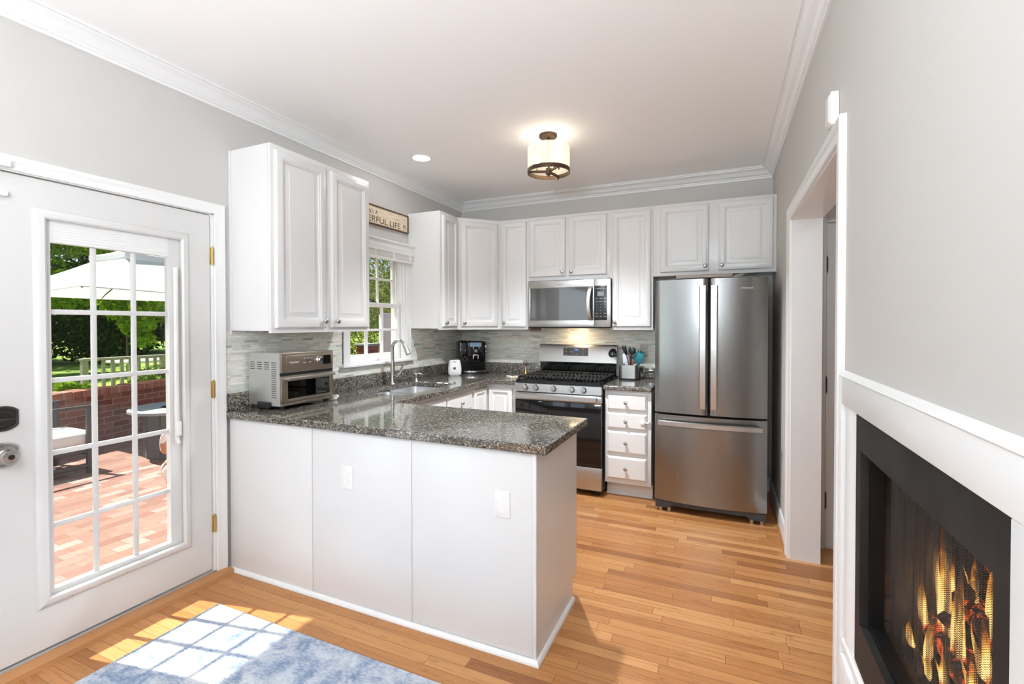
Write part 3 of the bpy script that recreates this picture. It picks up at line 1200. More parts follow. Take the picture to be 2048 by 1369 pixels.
def cab_door(parent, o, u, nrm, w, h, kn=None, name='door', prof=None, hinge=None):
    """kn: (along u, up z) of the knob"""
    prof = prof or (NARROWP if w < 0.29 else DOORP)
    g = G()
    g.panel(o, u, nrm, w, h, prof)
    d = g.build(name, 'cab', parent)
    if kn:
        o, u, nrm = Vector(o), Vector(u), Vector(nrm)
        knob(d, o + u * kn[0] + Vector((0, 0, kn[1])) + nrm * 0.021, nrm)
    return d


ZB, ZT = 1.360, 2.404
UX, UY = (0, 1, 0), (1, 0, 0)
NX, NY = (1, 0, 0), (0, -1, 0)
GU = 'white raised panel wall cabinets'

t = thing('wall_cabinet', (0.16, -2.24, ZB), 'big white two door wall cabinet nearest the glass door, above the toaster oven', 'cabinet', GU)
g = G()
g.box(0.0005, 0.308, -2.635, -1.843, ZB + 0.012, ZT)
g.box(0.308, 0.328, -2.635, -1.843, ZB, ZT, 0.0015)
g.box(0.0005, 0.014, -2.645, -2.635, ZB - 0.012, ZT, 0.002)
g.build('body', 'cab', t)
d = cab_door(t, (0.3285, -2.612, 1.388), UX, NX, 0.359, 0.984, (0.333, 0.040))
for z in (1.47, 1.86, 2.29):
    g = G()
    g.cyl((0.334, -2.615, z - 0.012), (0.334, -2.615, z + 0.012), 0.004, n=10)
    g.build('hinge_pin', 'cab', d)
cab_door(t, (0.3285, -2.208, 1.388), UX, NX, 0.345, 0.984, (0.030, 0.040))

t = thing('wall_cabinet', (0.16, -0.78, ZB), 'narrow white wall cabinet just right of the sink window', 'cabinet', GU)
g = G()
g.box(0.0005, 0.308, -0.937, -0.637, ZB + 0.012, ZT)
g.box(0.308, 0.328, -0.937, -0.637, ZB, ZT, 0.0015)
g.box(0.0005, 0.014, -0.947, -0.937, ZB - 0.010, ZT, 0.002)
g.build('body', 'cab', t)
cab_door(t, (0.3285, -0.905, 1.388), UX, NX, 0.243, 0.984, (0.028, 0.036))

t = thing('wall_cabinet', (0.25, -0.25, ZB), 'white diagonal corner wall cabinet above the coffee machine', 'cabinet', GU)
g = G()
g.prism([(0.0005, -0.0005), (0.0005, -0.6355), (0.328, -0.6355), (0.623, -0.3285), (0.623, -0.0005)], ZB, ZT)
g.build('body', 'cab', t)
du = Vector((0.295, 0.307, 0)).normalized()
dn = Vector((du.y, -du.x, 0))
L = math.hypot(0.295, 0.307)
o0 = Vector((0.328, -0.6355, 1.388)) + du * 0.03 + dn * 0.0005
cab_door(t, o0, du, dn, L - 0.062, 0.984, (0.028, 0.036))

t = thing('wall_cabinet', (0.77, -0.16, ZB), 'slim white wall cabinet between the corner cabinet and the microwave', 'cabinet', GU)
g = G()
g.box(0.6235, 0.9145, -0.308, -0.0005, ZB + 0.012, ZT)
g.box(0.6235, 0.9145, -0.328, -0.308, ZB, ZT, 0.0015)
g.build('body', 'cab', t)
cab_door(t, (0.650, -0.3285, 1.384), UY, NY, 0.248, 0.990, (0.026, 0.040))
g = G()
g.box(0.925, 1.02, -0.30, -0.27, 1.350, 1.3715)
g.build('wood_cleat', 'redwood', t)

t = thing('wall_cabinet', (1.30, -0.16, 1.815), 'short white two door wall cabinet over the microwave', 'cabinet', GU)
g = G()
g.box(0.915, 1.680, -0.308, -0.0005, 1.815, ZT)
g.box(0.915, 1.680, -0.328, -0.308, 1.812, ZT, 0.0015)
g.build('body', 'cab', t)
cab_door(t, (0.931, -0.3285, 1.848), UY, NY, 0.349, 0.531, (0.325, 0.036))
cab_door(t, (1.314, -0.3285, 1.848), UY, NY, 0.344, 0.531, (0.026, 0.036))

t = thing('wall_cabinet', (1.87, -0.16, ZB), 'tall narrow white wall cabinet between microwave and fridge', 'cabinet', GU)
g = G()
g.box(1.6805, 2.0495, -0.308, -0.0005, ZB + 0.012, ZT)
g.box(1.6805, 2.0495, -0.328, -0.308, ZB, ZT, 0.0015)
g.build('body', 'cab', t)
cab_door(t, (1.706, -0.3285, 1.388), UY, NY, 0.326, 0.988, (0.026, 0.040))

t = thing('wall_cabinet', (2.5, -0.16, 1.81), 'wide white two door wall cabinet over the steel fridge', 'cabinet', GU)
g = G()
g.box(2.050, W - 0.001, -0.308, -0.0005, 1.815, ZT)
g.box(2.050, W - 0.001, -0.328, -0.308, 1.810, ZT, 0.0015)
g.build('body', 'cab', t)
cab_door(t, (2.108, -0.3285, 1.838), UY, NY, 0.374, 0.542, (0.348, 0.040))
cab_door(t, (2.553, -0.3285, 1.838), UY, NY, 0.384, 0.542, (0.026, 0.040))

# base cabinets of the sink run (their fronts look towards the fridge)
t = thing('base_cabinet', (0.31, -1.35, 0.0), 'white base cabinet run under the sink, its fronts facing the fridge', 'cabinet')
g = G()
g.box(0.022, 0.598, -2.078, -1.75, 0.10, 0.874)
g.box(0.022, 0.598, -1.0, -0.025, 0.10, 0.874)
g.box(0.022, 0.598, -1.75, -1.0, 0.10, 0.60)
g.box(0.598, 0.618, -2.078, -0.6195, 0.10, 0.8745)
g.box(0.022, 0.545, -2.078, -0.55, 0.0, 0.10)
g.build('body', 'cab', t, smooth=False)
for y0, w in ((-2.03, 0.335), (-1.68, 0.355)):
    cab_door(t, (0.6185, y0, 0.125), UX, NX, w, 0.53, (0.03, 0.49) if y0 > -1.9 else (w - 0.03, 0.49))
    g = G(); g.panel((0.6185, y0, 0.690), UX, NX, w, 0.148, FRONTP); g.build('false_front', 'cab', t)
g = G(); g.panel((0.6185, -1.306, 0.690), UX, NX, 0.395, 0.148, FRONTP); dr = g.build('drawer', 'cab', t)
knob(dr, (0.638, -1.108, 0.765), NX)
cab_door(t, (0.6185, -1.306, 0.125), UX, NX, 0.395, 0.53, (0.03, 0.49))
cab_door(t, (0.6185, -0.875, 0.125), UX, NX, 0.232, 0.715)

t = thing('base_cabinet', (0.77, -0.3, 0.0), 'white corner base cabinet with one raised panel door left of the range', 'cabinet')
g = G()
g.box(0.6195, 0.9335, -0.598, -0.025, 0.10, 0.874)
g.box(0.6195, 0.9335, -0.618, -0.598, 0.10, 0.8745)
g.box(0.60, 0.9335, -0.545, -0.03, 0.0, 0.10)
g.build('body', 'cab', t, smooth=False)
cab_door(t, (0.650, -0.6185, 0.125), UY, NY, 0.232, 0.715)

t = thing('drawer_cabinet', (1.89, -0.31, 0.0), 'slim white four drawer base cabinet between range and fridge', 'cabinet')
g = G()
g.box(1.7085, 2.077, -0.598, -0.025, 0.118, 0.874)
g.box(1.7085, 2.077, -0.618, -0.598, 0.118, 0.8745, 0.0015)
g.build('body', 'cab', t)
g = G()
g.box(1.7085, 2.077, -0.530, -0.05, 0.0, 0.118)
g.sweep([[(x, -0.530 - d, z) for d, z in ((0, 0), (0.012, 0), (0.011, 0.008), (0.006, 0.015), (0, 0.018))] for x in (1.7085, 2.077)])
g.build('toe_kick', 'cab', t)
for z0, z1 in ((0.716, 0.841), (0.565, 0.690), (0.367, 0.542), (0.156, 0.337)):
    g = G()
    g.panel((1.731, -0.6185, z0), UY, NY, 0.313, z1 - z0, FRONTP)
    dr = g.build('drawer', 'cab', t)
    knob(dr, (1.882, -0.638, (z0 + z1) / 2), NY)
    if abs(z0 - 0.565) < 1e-6:
        g = G()
        g.box(1.998, 2.032, -0.650, -0.6385, 0.612, 0.644, 0.005)
        g.box(2.0345, 2.0600, -0.641, -0.632, 0.622, 0.634, 0.002)
        g.box(2.056, 2.0665, -0.634, -0.6185, 0.617, 0.640, 0.002)
        g.box(2.030, 2.036, -0.643, -0.6385, 0.620, 0.636, 0.001)
        g.build('child_lock', 'plastic', dr)

# peninsula
PX1, PY1, PY2 = 1.897, -2.661, -2.079
t = thing('peninsula_cabinet', (0.95, -2.37, 0.0), 'white panelled peninsula with two outlets under the granite counter', 'cabinet')
g = G()
g.box(0.022, 1.885, PY1 + 0.006, -2.152, 0.0, 0.10)
g.box(0.022, 1.885, PY1 + 0.006, PY2 - 0.002, 0.10, 0.8745)
g.build('body', 'cab', t, smooth=False)
for x0, x1 in ((0.020, 0.6455), (0.6545, 1.2665), (1.2755, 1.8785)):
    g = G()
    g.box(x0, x1, PY1, PY1 + 0.0058, 0.008, 0.8740, 0.0015)
    g.build('back_panel', 'cab', t)
for x in (0.650, 1.271):
    g = G()
    g.box(x - 0.0035, x + 0.0035, PY1 + 0.002, PY1 + 0.0058, 0.008, 0.874)
    if x > 1:
        g.box(x - 0.004, x + 0.006, PY1 - 0.004, PY1 - 0.0001, 0.02, 0.874, 0.001)
    else:
        g.box(x - 0.003, x + 0.0045, PY1 - 0.002, PY1 - 0.0001, 0.02, 0.874, 0.001)
    g.build('seam_batten', 'cab', t)
g = G()
g.box(1.8795, PX1, PY1 - 0.003, PY1 + 0.02, 0.008, 0.8740, 0.002)
g.build('corner_post', 'cab', t)
g = G()
b_ = [(PY1 + 0.0202, 0.0), (-2.152, 0.0), (-2.152, 0.085), (-2.146, 0.098), (-2.128, 0.101), (-2.112, 0.108), (-2.095, 0.112), (PY2, 0.118), (PY2, 0.874), (PY1 + 0.0202, 0.874)]
n_ = len(b_)
g.sweep([[(x, y, z) for y, z in b_] for x in (1.8855, PX1 - 0.001)])
g.build('end_panel', 'cab', t)
QP = [(0, 0), (0.016, 0), (0.0155, 0.006), (0.013, 0.012), (0.009, 0.017), (0.004, 0.020), (0, 0.0205)]
g = G()
rings = [[(0.018, PY1 - d, z) for d, z in QP], [(PX1 + d, PY1 - 0.003 - d, z) for d, z in QP], [(PX1 + d, -2.152, z) for d, z in QP]]
g.sweep(rings)
g.build('quarter_round', 'trim', t)


def outlet(p, nrm, label, mat='plastic', group=None, slots=False, dark=False):
    nrm = Vector(nrm)
    u = Vector((0, 0, 1)).cross(nrm)
    t = thing('wall_outlet', p, label, 'outlet', group)
    Mx = Matrix((( u.x, 0, nrm.x, p[0]), (u.y, 0, nrm.y, p[1]), (0, 1, 0, p[2]), (0, 0, 0, 1)))
    g = G(Mx)
    g.sweep([[(x, y, z) for x, y in rrect(0, 0, w, h, 0.003, 3)] for w, h, z in ((0.070, 0.115, 0.0002), (0.070, 0.115, 0.003), (0.062, 0.107, 0.0055))])
    pl = g.build('cover_plate', mat, t)
    for s in (-1, 1):
        g = G(Mx)
        g.sweep([[(x, y, z) for x, y in rrect(0, s * 0.0195, 0.034, 0.029, 0.012, 6)] for z in (0.0055, 0.0075)])
        rc = g.build('receptacle', mat, t)
        g = G(Mx)
        for dx in (-0.0065, 0.0065):
            g.box(dx - 0.0012, dx + 0.0012, s * 0.0195 - 0.002, s * 0.0195 + 0.0065, 0.0072, 0.0078)
        g.cyl((0, s * 0.0195 - 0.008, 0.0072), (0, s * 0.0195 - 0.008, 0.0078), 0.0024, n=10)
        g.build('slots', 'screw' if slots else 'trim', rc)
    g = G(Mx)
    g.cyl((0, 0, 0.0054), (0, 0, 0.0066), 0.003, n=10)
    g.build('plate_screw', mat, pl)
    return t


outlet((0.890, PY1, 0.645), (0, -1, 0), 'white double outlet on the middle peninsula panel', group='peninsula outlets')
outlet((1.743, PY1, 0.643), (0, -1, 0), 'white double outlet by the free corner of the peninsula', group='peninsula outlets')
outlet((1.926, -0.008, 1.168), (0, -1, 0), 'pale outlet on the mosaic tile behind the cooking utensils', simple('almond_plastic', (0.45, 0.43, 0.40), 0.35), slots=True)

# ------------------------------------------------------------------ granite worktops
ZC0, ZC1 = 0.8755, 0.914


def worktop(outer, holes, name):
    """slab with an eased upper and lower edge"""
    g = G()
    g.prism(outer, ZC0, ZC1, holes)
    return g


outer = [(0.0005, -0.0005), (0.0005, -2.683), (1.940, -2.683), (1.946, -2.677), (1.946, -2.047), (1.940, -2.041), (0.675, -2.041), (0.675, -0.670), (0.9335, -0.670), (0.9335, -0.0005)]
hole = list(reversed(rrect(0.345, -1.425, 0.43, 0.74, 0.085, 7)))
t = thing('countertop', (0.5, -1.5, ZC0), 'long speckled granite worktop wrapping the sink run and the peninsula', 'worktop')
g = worktop(outer, [hole], 'slab')
so = g.build('slab', 'granite', t, smooth=False)
bv = so.modifiers.new('eased_edge', 'BEVEL')
bv.width = 0.009
bv.segments = 3
bv.limit_method = 'ANGLE'
bv.angle_limit = R(60)
g = G()
g.box(0.0085, 0.026, -2.675, -0.026, ZC1 + 0.0002, 1.0115, 0.003)
g.box(0.0085, 0.9335, -0.026, -0.0085, ZC1 + 0.0002, 1.0115, 0.003)
g.build('upstand', 'granite', t)
t = thing('countertop', (1.89, -0.32, ZC0), 'small granite worktop between the range and the fridge', 'worktop')
g = worktop([(1.702, -0.0005), (1.702, -0.650), (1.712, -0.660), (2.078, -0.660), (2.090, -0.648), (2.090, -0.0005)], [], 'slab')
so = g.build('slab', 'granite', t, smooth=False)
bv = so.modifiers.new('eased_edge', 'BEVEL')
bv.width = 0.009
bv.segments = 3
bv.limit_method = 'ANGLE'
bv.angle_limit = R(60)
g = G()
g.box(1.702, 2.090, -0.026, -0.0085, ZC1 + 0.0002, 1.0115, 0.003)
g.build('upstand', 'granite', t)

# ------------------------------------------------------------------ sink, faucet, dispenser
t = thing('sink', (0.345, -1.425, 0.70), 'undermounted stainless double bowl sink below the window', 'sink')


def bowl(cy, h):
    g = G()
    rings = []
    for w, d, z, r in ((0.425, h, ZC0 - 0.0005, 0.07), (0.415, h - 0.01, 0.80, 0.065), (0.40, h - 0.025, 0.72, 0.06), (0.37, h - 0.055, 0.700, 0.05), (0.10, 0.10, 0.694, 0.045)):
        rings.append([(x, y, z) for x, y in rrect(0.345, cy, w, d, r, 6)])
    g.sweep(rings, True)
    n = len(rings[0])
    g.f = [f for f in g.f if not (len(f) == n and f[0] == n - 1)]      # open top
    b = g.build('bowl', 'steel_sink', t)
    g = G()
    g.lathe([(0.042, 0.0), (0.042, 0.003), (0.034, 0.004), (0.03, 0.001)], (0.345, cy, 0.6945), n=24)
    g.build('drain', 'chrome', b)


bowl(-1.247, 0.355)
bowl(-1.603, 0.350)

FX, FYY = 0.118, -1.326
t = thing('faucet', (FX, FYY, ZC1), 'tall arched brushed nickel pull down faucet at the sink', 'faucet')
g = G()
g.lathe([(0.030, 0.0), (0.030, 0.006), (0.024, 0.012), (0.0215, 0.02), (0.0205, 0.11), (0.0175, 0.16), (0.014, 0.2)], (FX, FYY, ZC1), n=24)
g.build('body', 'nickel', t)
pts, rr = [], []
for k in range(7):
    pts.append((FX, FYY, ZC1 + 0.18 + 0.02 * k)); rr.append(0.0135)
for k in range(1, 17):
    a = math.pi * (1 - k / 16 * 0.88)
    pts.append((FX + 0.062 + 0.062 * math.cos(a), FYY + 0.004 * k / 16, 1.214 + 0.062 * math.sin(a))); rr.append(0.0135)
g = G()
g.tube(pts, rr, 16)
g.build('spout', 'nickel', t)
pe = Vector(pts[-1])
dr_ = (Vector(pts[-1]) - Vector(pts[-2])).normalized()
g = G()
g.lathe([(0.0145, -0.01), (0.0175, 0.02), (0.021, 0.06), (0.0215, 0.075), (0.017, 0.078)], pe, dr_, n=20)
g.build('spray_head', 'nickel', t)
g = G()
g.tube([(FX + 0.012, FYY, 0.985), (FX + 0.045, FYY, 0.992), (FX + 0.075, FYY - 0.002, 1.015), (FX + 0.098, FYY - 0.004, 1.06), (FX + 0.112, FYY - 0.006, 1.088)], [0.014, 0.013, 0.009, 0.008, 0.009], 12)
g.build('handle', 'nickel', t)

t = thing('soap_dispenser', (0.152, -1.045, ZC1), 'small chrome soap dispenser at the corner of the sink', 'soap dispenser')
g = G()
g.lathe([(0.020, 0.0), (0.018, 0.004), (0.011, 0.012), (0.0085, 0.03), (0.0095, 0.052)], (0.152, -1.045, ZC1), n=20)
g.build('body', 'chrome', t)
g = G()
g.lathe([(0.010, 0.0), (0.0165, 0.004), (0.0165, 0.011), (0.012, 0.016)], (0.152, -1.045, ZC1 + 0.052), n=20)
g.tube([(0.155, -1.045, 0.975), (0.185, -1.047, 0.981), (0.208, -1.050, 0.979), (0.222, -1.051, 0.970)], [0.0075, 0.007, 0.0065, 0.006], 12)
g.build('pump', 'chrome', t)

# ================================================================== APPLIANCES
# ---- fridge
t = thing('refrigerator', (2.4975, -0.42, 0.0), 'stainless french door refrigerator with a bottom freezer drawer', 'refrigerator')
FXL, FXR, FYF = 2.120, 2.876, -0.789
g = G()
g.box(FXL + 0.006, FXR - 0.004, -0.690, -0.03, 0.05, 1.722, 0.004)
g.build('body', 'dark_grey', t)


def bowed(x0, x1, yf, yb, z0, z1, bow, ex0, ex1):
    """door with a gently bowed front and rounded vertical edges; the bow spans ex0..ex1"""
    out = []
    n = 18
    r = 0.010
    for k in range(n + 1):
        x = x0 + (x1 - x0) * k / n
        u = (x - ex0) / (ex1 - ex0) * 2 - 1
        y = yf + bow * u * u
        e = min(x - x0, x1 - x)
        if e < r:
            y += r - math.sqrt(max(r * r - (r - e) ** 2, 0))
        out.append((x, y))
    poly = out + [(x1, yb), (x0, yb)]
    g = G()
    g.prism(poly, z0, z1)
    return g


for nm, x0, x1 in (('door', FXL, 2.489), ('door', 2.509, FXR)):
    d = bowed(x0, x1, FYF, -0.705, 0.748, 1.736, 0.038, FXL, FXR).build(nm, 'steel', t)
    hx = 2.4585 if x0 < 2.3 else 2.5315
    g = G()
    hp = []
    for k in range(13):
        zz = 0.800 + (1.682 - 0.800) * k / 12
        hp.append((zz, 0.040 + 0.018 * (1 - (2 * k / 12 - 1) ** 2)))
    rings = [[(hx - 0.024, FYF - h, zz), (hx - 0.018, FYF - h - 0.011, zz), (hx + 0.018, FYF - h - 0.011, zz), (hx + 0.024, FYF - h, zz), (hx + 0.02, FYF - h + 0.006, zz), (hx - 0.02, FYF - h + 0.006, zz)] for zz, h in hp]
    g.sweep(rings)
    g.box(hx - 0.014, hx + 0.014, FYF - 0.045, FYF + 0.004, 0.802, 0.832)
    g.box(hx - 0.014, hx + 0.014, FYF - 0.045, FYF + 0.004, 1.650, 1.680)
    g.build('handle', 'steel_light', d)
    if x0 > 2.3:
        text('brand_mark', 'Whirlpool', (2.705, FYF - 0.0015 + 0.004, 1.655), FACE_Y, 0.018, 'grey_letter', d, 0.0015)
g = G()
g.box(2.489, 2.509, -0.700, -0.698, 0.75, 1.73)
g.box(2.4895, 2.4945, -0.755, -0.70, 0.77, 1.72)
g.build('door_gasket', 'rubber', t)
for x in (2.17, 2.775):
    g = G()
    g.box(x, x + 0.055, -0.700, -0.60, 1.7225, 1.745, 0.004)
    g.build('hinge_cover', 'dark_grey', t)
d = bowed(FXL, FXR, FYF, -0.705, 0.084, 0.732, 0.038, FXL, FXR).build('freezer_drawer', 'steel', t)
g = G()
rings = []
for k in range(21):
    x = 2.152 + (2.843 - 2.152) * k / 20
    h = 0.030 + 0.024 * (1 - (2 * k / 20 - 1) ** 2)
    rings.append([(x, FYF - h, 0.656), (x, FYF - h - 0.010, 0.662), (x, FYF - h - 0.010, 0.692), (x, FYF - h, 0.698), (x, FYF - h + 0.006, 0.693), (x, FYF - h + 0.006, 0.661)])
g.sweep(rings)
g.box(2.153, 2.180, FYF - 0.034, FYF + 0.010, 0.664, 0.690)
g.box(2.815, 2.842, FYF - 0.034, FYF + 0.010, 0.664, 0.690)
g.build('handle', 'steel_light', d)
g = G()
g.prism([(x, z) for x, z in ((FXL + 0.008, 0.030), (FXL + 0.10, 0.030), (FXL + 0.125, 0.048), (FXR - 0.125, 0.048), (FXR - 0.10, 0.030), (FXR - 0.008, 0.030), (FXR - 0.008, 0.078), (FXL + 0.008, 0.078))], 0, 0.02)
g.v = [(x, -0.762 + z, y) for x, y, z in g.v]
g.build('base_grille', 'dark_grey', t)
for x in (2.165, 2.225, 2.780, 2.845):
    g = G()
    g.cyl((x, -0.735, 0.0), (x, -0.735, 0.032), 0.016, n=16)
    g.build('foot', 'nickel', t)
tr = thing('baking_tray', (2.42, -0.62, 1.747), 'thin steel tray lying on top of the fridge', 'tray')
g = G()
g.box(2.26, 2.66, -0.74, -0.44, 1.7465, 1.7495, 0.001)
g.sweep([[(x, -0.744, 1.7465), (x, -0.750, 1.766), (x, -0.744, 1.768), (x, -0.738, 1.7495)] for x in (2.27, 2.65)])
g.sweep([[(x, -0.436, 1.7465), (x, -0.430, 1.766), (x, -0.436, 1.768), (x, -0.442, 1.7495)] for x in (2.27, 2.65)])
g.build('pan', 'steel_light', tr)
g = G()
g.tube([(2.66, -0.70, 1.757), (2.72, -0.71, 1.764), (2.74, -0.66, 1.766), (2.72, -0.60, 1.764), (2.66, -0.60, 1.757)], 0.004, 8)
g.build('handle', 'steel_light', tr)

# ---- range
t = thing('gas_range', (1.32, -0.35, 0.0), 'stainless gas range with five knobs and a black glass oven door', 'range')
RX0, RX1, RY = 0.938, 1.698, -0.690
g = G()
g.box(RX0 + 0.004, RX1 - 0.004, -0.645, -0.012, 0.03, 0.905)
g.build('body', 'dark_grey', t, smooth=False)
g = G()
g.prism([(RX0, -0.050), (RX0, -0.672), (RX0 + 0.012, -0.688), (RX1 - 0.012, -0.688), (RX1, -0.672), (RX1, -0.050)], 0.9055, 0.932)
g.build('cooktop', 'black_gloss', t)
# control panel, slightly raked
g = G()
g.sweep([[(x, -0.646, 0.905), (x, -0.684, 0.905), (x, -0.696, 0.898), (x, -0.702, 0.832), (x, -0.646, 0.832)] for x in (RX0, RX1)])
cp = g.build('control_panel', 'steel_light', t)
for x in (1.040, 1.135, 1.293, 1.452, 1.552):
    g = G()
    base, ax = (x, -0.6985, 0.868), Vector((0, -1, 0.09)).normalized()
    g.lathe([(0.026, 0.0), (0.026, 0.006), (0.0235, 0.010), (0.022, 0.026), (0.019, 0.030)], base, ax, n=28)
    c = Vector(base) + ax * 0.030
    tilt = R(28) if x < 1.1 else R(4)
    g.xf = Matrix.Translation(c) @ Matrix.Rotation(-tilt, 4, 'Y')
    g.box(-0.0045, 0.0045, -0.006, 0.006, -0.021, 0.021, 0.002)
    g.build('burner_knob', 'nickel', cp)
# oven door: steel rail above, black glass below
g = G()
g.box(RX0 + 0.002, RX1 - 0.002, -0.696, -0.648, 0.243, 0.760, 0.004)
od = g.build('oven_door', 'black_gloss', t)
g = G()
g.box(RX0 + 0.002, RX1 - 0.002, -0.698, -0.648, 0.762, 0.824, 0.004)
g.build('door_rail', 'steel_light', od)
g = G()
rings = []
for k in range(13):
    x = 0.958 + (1.664 - 0.958) * k / 12
    h = 0.034 + 0.012 * (1 - (2 * k / 12 - 1) ** 2)
    rings.append([(x, -0.698 - h, 0.775), (x, -0.698 - h - 0.008, 0.780), (x, -0.698 - h - 0.008, 0.812), (x, -0.698 - h, 0.817), (x, -0.698 - h + 0.006, 0.812), (x, -0.698 - h + 0.006, 0.780)])
g.sweep(rings)
g.box(0.958, 0.985, -0.735, -0.697, 0.782, 0.811)
g.box(1.637, 1.664, -0.735, -0.697, 0.782, 0.811)
g.build('handle', 'steel_light', od)
g = G()
g.box(RX0 + 0.002, RX1 - 0.002, -0.692, -0.648, 0.052, 0.238, 0.005)
g.build('storage_drawer', 'steel_light', t)
for x in (0.99, 1.65):
    for y in (-0.62, -0.08):
        g = G()
        g.cyl((x, y, 0.0), (x, y, 0.035), 0.018, n=16)
        g.build('foot', 'rubber', t)
# back guard
g = G()
g.sweep([[(x, -0.048, 0.925), (x, -0.062, 0.925), (x, -0.080, 1.035), (x, -0.030, 1.035)] for x in (RX0 + 0.004, RX1 - 0.012)])
g.build('vent_riser', simple('dark_mirror_steel', (0.16, 0.17, 0.17), 0.12, 1.0), t)
g = G()
pr_ = [(-0.020, 1.040), (-0.084, 1.040), (-0.090, 1.046), (-0.076, 1.198), (-0.066, 1.212), (-0.052, 1.216), (-0.020, 1.216)]
g.sweep([[(x, y, z) for y, z in pr_] for x in (RX0 - 0.006, RX1 - 0.004)])
bg = g.build('backguard', 'steel_light', t)


def gy(z):
    return -0.090 + (z - 1.046) / (1.198 - 1.046) * 0.014


g = G()
g.add([(1.180, gy(1.108) - 0.0012, 1.108), (1.425, gy(1.108) - 0.0012, 1.108), (1.425, gy(1.184) - 0.0012, 1.184), (1.180, gy(1.184) - 0.0012, 1.184),
       (1.180, gy(1.108) + 0.001, 1.108), (1.425, gy(1.108) + 0.001, 1.108), (1.425, gy(1.184) + 0.001, 1.184), (1.180, gy(1.184) + 0.001, 1.184)],
      [(0, 1, 2, 3), (7, 6, 5, 4), (0, 4, 5, 1), (1, 5, 6, 2), (2, 6, 7, 3), (3, 7, 4, 0)])
dp = g.build('display_panel', simple('brown_black_glass', (0.035, 0.022, 0.017), 0.12), bg)
rk = R(90 - 5.3)
text('clock_digits', '2:16', (1.289, gy(1.158) - 0.0022, 1.158), (rk, 0, 0), 0.022, 'led_blue', bg, 0.0004)
for (x, z, s) in ((1.195, 1.168, 'BAKE'), (1.195, 1.142, 'BROIL'), (1.195, 1.118, 'CLEAN'), (1.245, 1.142, 'WARM'), (1.275, 1.118, 'ON'), (1.305, 1.118, 'OFF'), (1.365, 1.168, '1 2 3'), (1.365, 1.142, '4 5 6'), (1.365, 1.118, '7 8 9')):
    text('panel_lettering', s, (x, gy(z) - 0.0020, z), (rk, 0, 0), 0.0085, 'grey_letter', bg, 0.0003)
# grates: three cast iron units, burners under them
for gx0, gx1 in ((RX0 + 0.012, 1.186), (1.190, 1.446), (1.450, RX1 - 0.012)):
    g = G()
    y0, y1, z0, z1 = -0.665, -0.085, 0.945, 0.958
    for x in (gx0, gx1 - 0.014):
        g.box(x, x + 0.014, y0, y1, z0, z1, 0.002)
    for y in (y0, (y0 + y1) / 2 - 0.007, y1 - 0.014):
        g.box(gx0, gx1, y, y + 0.014, z0, z1, 0.002)
    nb = 7
    for k in range(1, nb):
        x = gx0 + (gx1 - gx0) * k / nb
        for ya, yb in ((y0, -0.535), (-0.455, -0.295), (-0.215, y1)):
            g.box(x - 0.008, x + 0.008, ya, yb, z0, z1, 0.002)
    for x in (gx0 + 0.004, gx1 - 0.018):
        for y in (y0 + 0.006, y1 - 0.02):
            g.box(x, x + 0.014, y, y + 0.014, 0.932, z0 + 0.002)
    g.build('grate', 'black_matt', t)
for x, y, r in ((1.07, -0.50, 0.045), (1.07, -0.25, 0.035), (1.32, -0.375, 0.04), (1.57, -0.50, 0.05), (1.57, -0.25, 0.03)):
    g = G()
    g.lathe([(r + 0.012, 0.0), (r + 0.010, 0.004), (r, 0.006), (r, 0.010), (r * 0.9, 0.0125)], (x, y, 0.9322), n=24)
    g.build('burner', 'black_matt', t)

# ---- microwave
t = thing('microwave', (1.32, -0.2, 1.375), 'stainless microwave with dark window hung over the range', 'microwave')
MX0, MX1, MY = 0.938, 1.703, -0.395
g = G()
g.box(MX0 + 0.004, MX1 - 0.001, -0.372, -0.010, 1.372, 1.808, 0.003)
g.build('body', 'black_plastic', t)
MD = 1.560
g = G()
rx0, rx1, rz0, rz1 = MX0 + 0.022, MD - 0.014, 1.444, 1.737
g.box(MX0, MD - 0.001, MY, -0.373, 1.385, rz0, 0.003)
g.box(MX0, MD - 0.001, MY, -0.373, rz1, 1.802, 0.003)
g.box(MX0, rx0, MY, -0.373, rz0 - 0.003, rz1 + 0.003, 0.003)
g.box(rx1, MD - 0.001, MY, -0.373, rz0 - 0.003, rz1 + 0.003, 0.003)
md = g.build('door', 'steel_light', t)
g = G()
g.box(rx0, rx1, MY + 0.002, MY + 0.006, rz0, rz1)
g.build('window', simple('smoked_mirror', (0.05, 0.048, 0.045), 0.05, 0.0, Specular_IOR_Level=1.0), md)
g = G()
rings = []
for k in range(15):
    z = 1.448 + (1.732 - 1.448) * k / 14
    h = 0.012 + 0.034 * (1 - (2 * k / 14 - 1) ** 2) ** 0.7
    xo = -0.012 * (1 - (2 * k / 14 - 1) ** 2)
    rings.append([(MD - 0.045 + xo, MY - h, z), (MD - 0.042 + xo, MY - h - 0.007, z), (MD - 0.016 + xo, MY - h - 0.007, z), (MD - 0.010 + xo, MY - h, z), (MD - 0.016 + xo, MY - h + 0.006, z), (MD - 0.042 + xo, MY - h + 0.006, z)])
g.sweep(rings)
g.build('handle', 'steel_light', md)
text('brand_mark', 'Whirlpool', (1.215, MY - 0.0002, 1.762), FACE_Y, 0.015, 'dark_grey', md, 0.0005)
g = G()
g.box(MD + 0.001, MX1, MY, -0.373, 1.385, 1.802, 0.003)
cpn = g.build('control_panel', 'steel_light', t)
g = G()
g.box(MD + 0.004, MX1 - 0.030, MY - 0.0025, MY + 0.001, 1.444, 1.745, 0.001)
kp = g.build('keypad', 'black_plastic', cpn)
g = G()
g.box(MD + 0.030, MX1 - 0.056, MY - 0.0036, MY - 0.0026, 1.655, 1.692)
g.build('display', 'led_white', cpn)
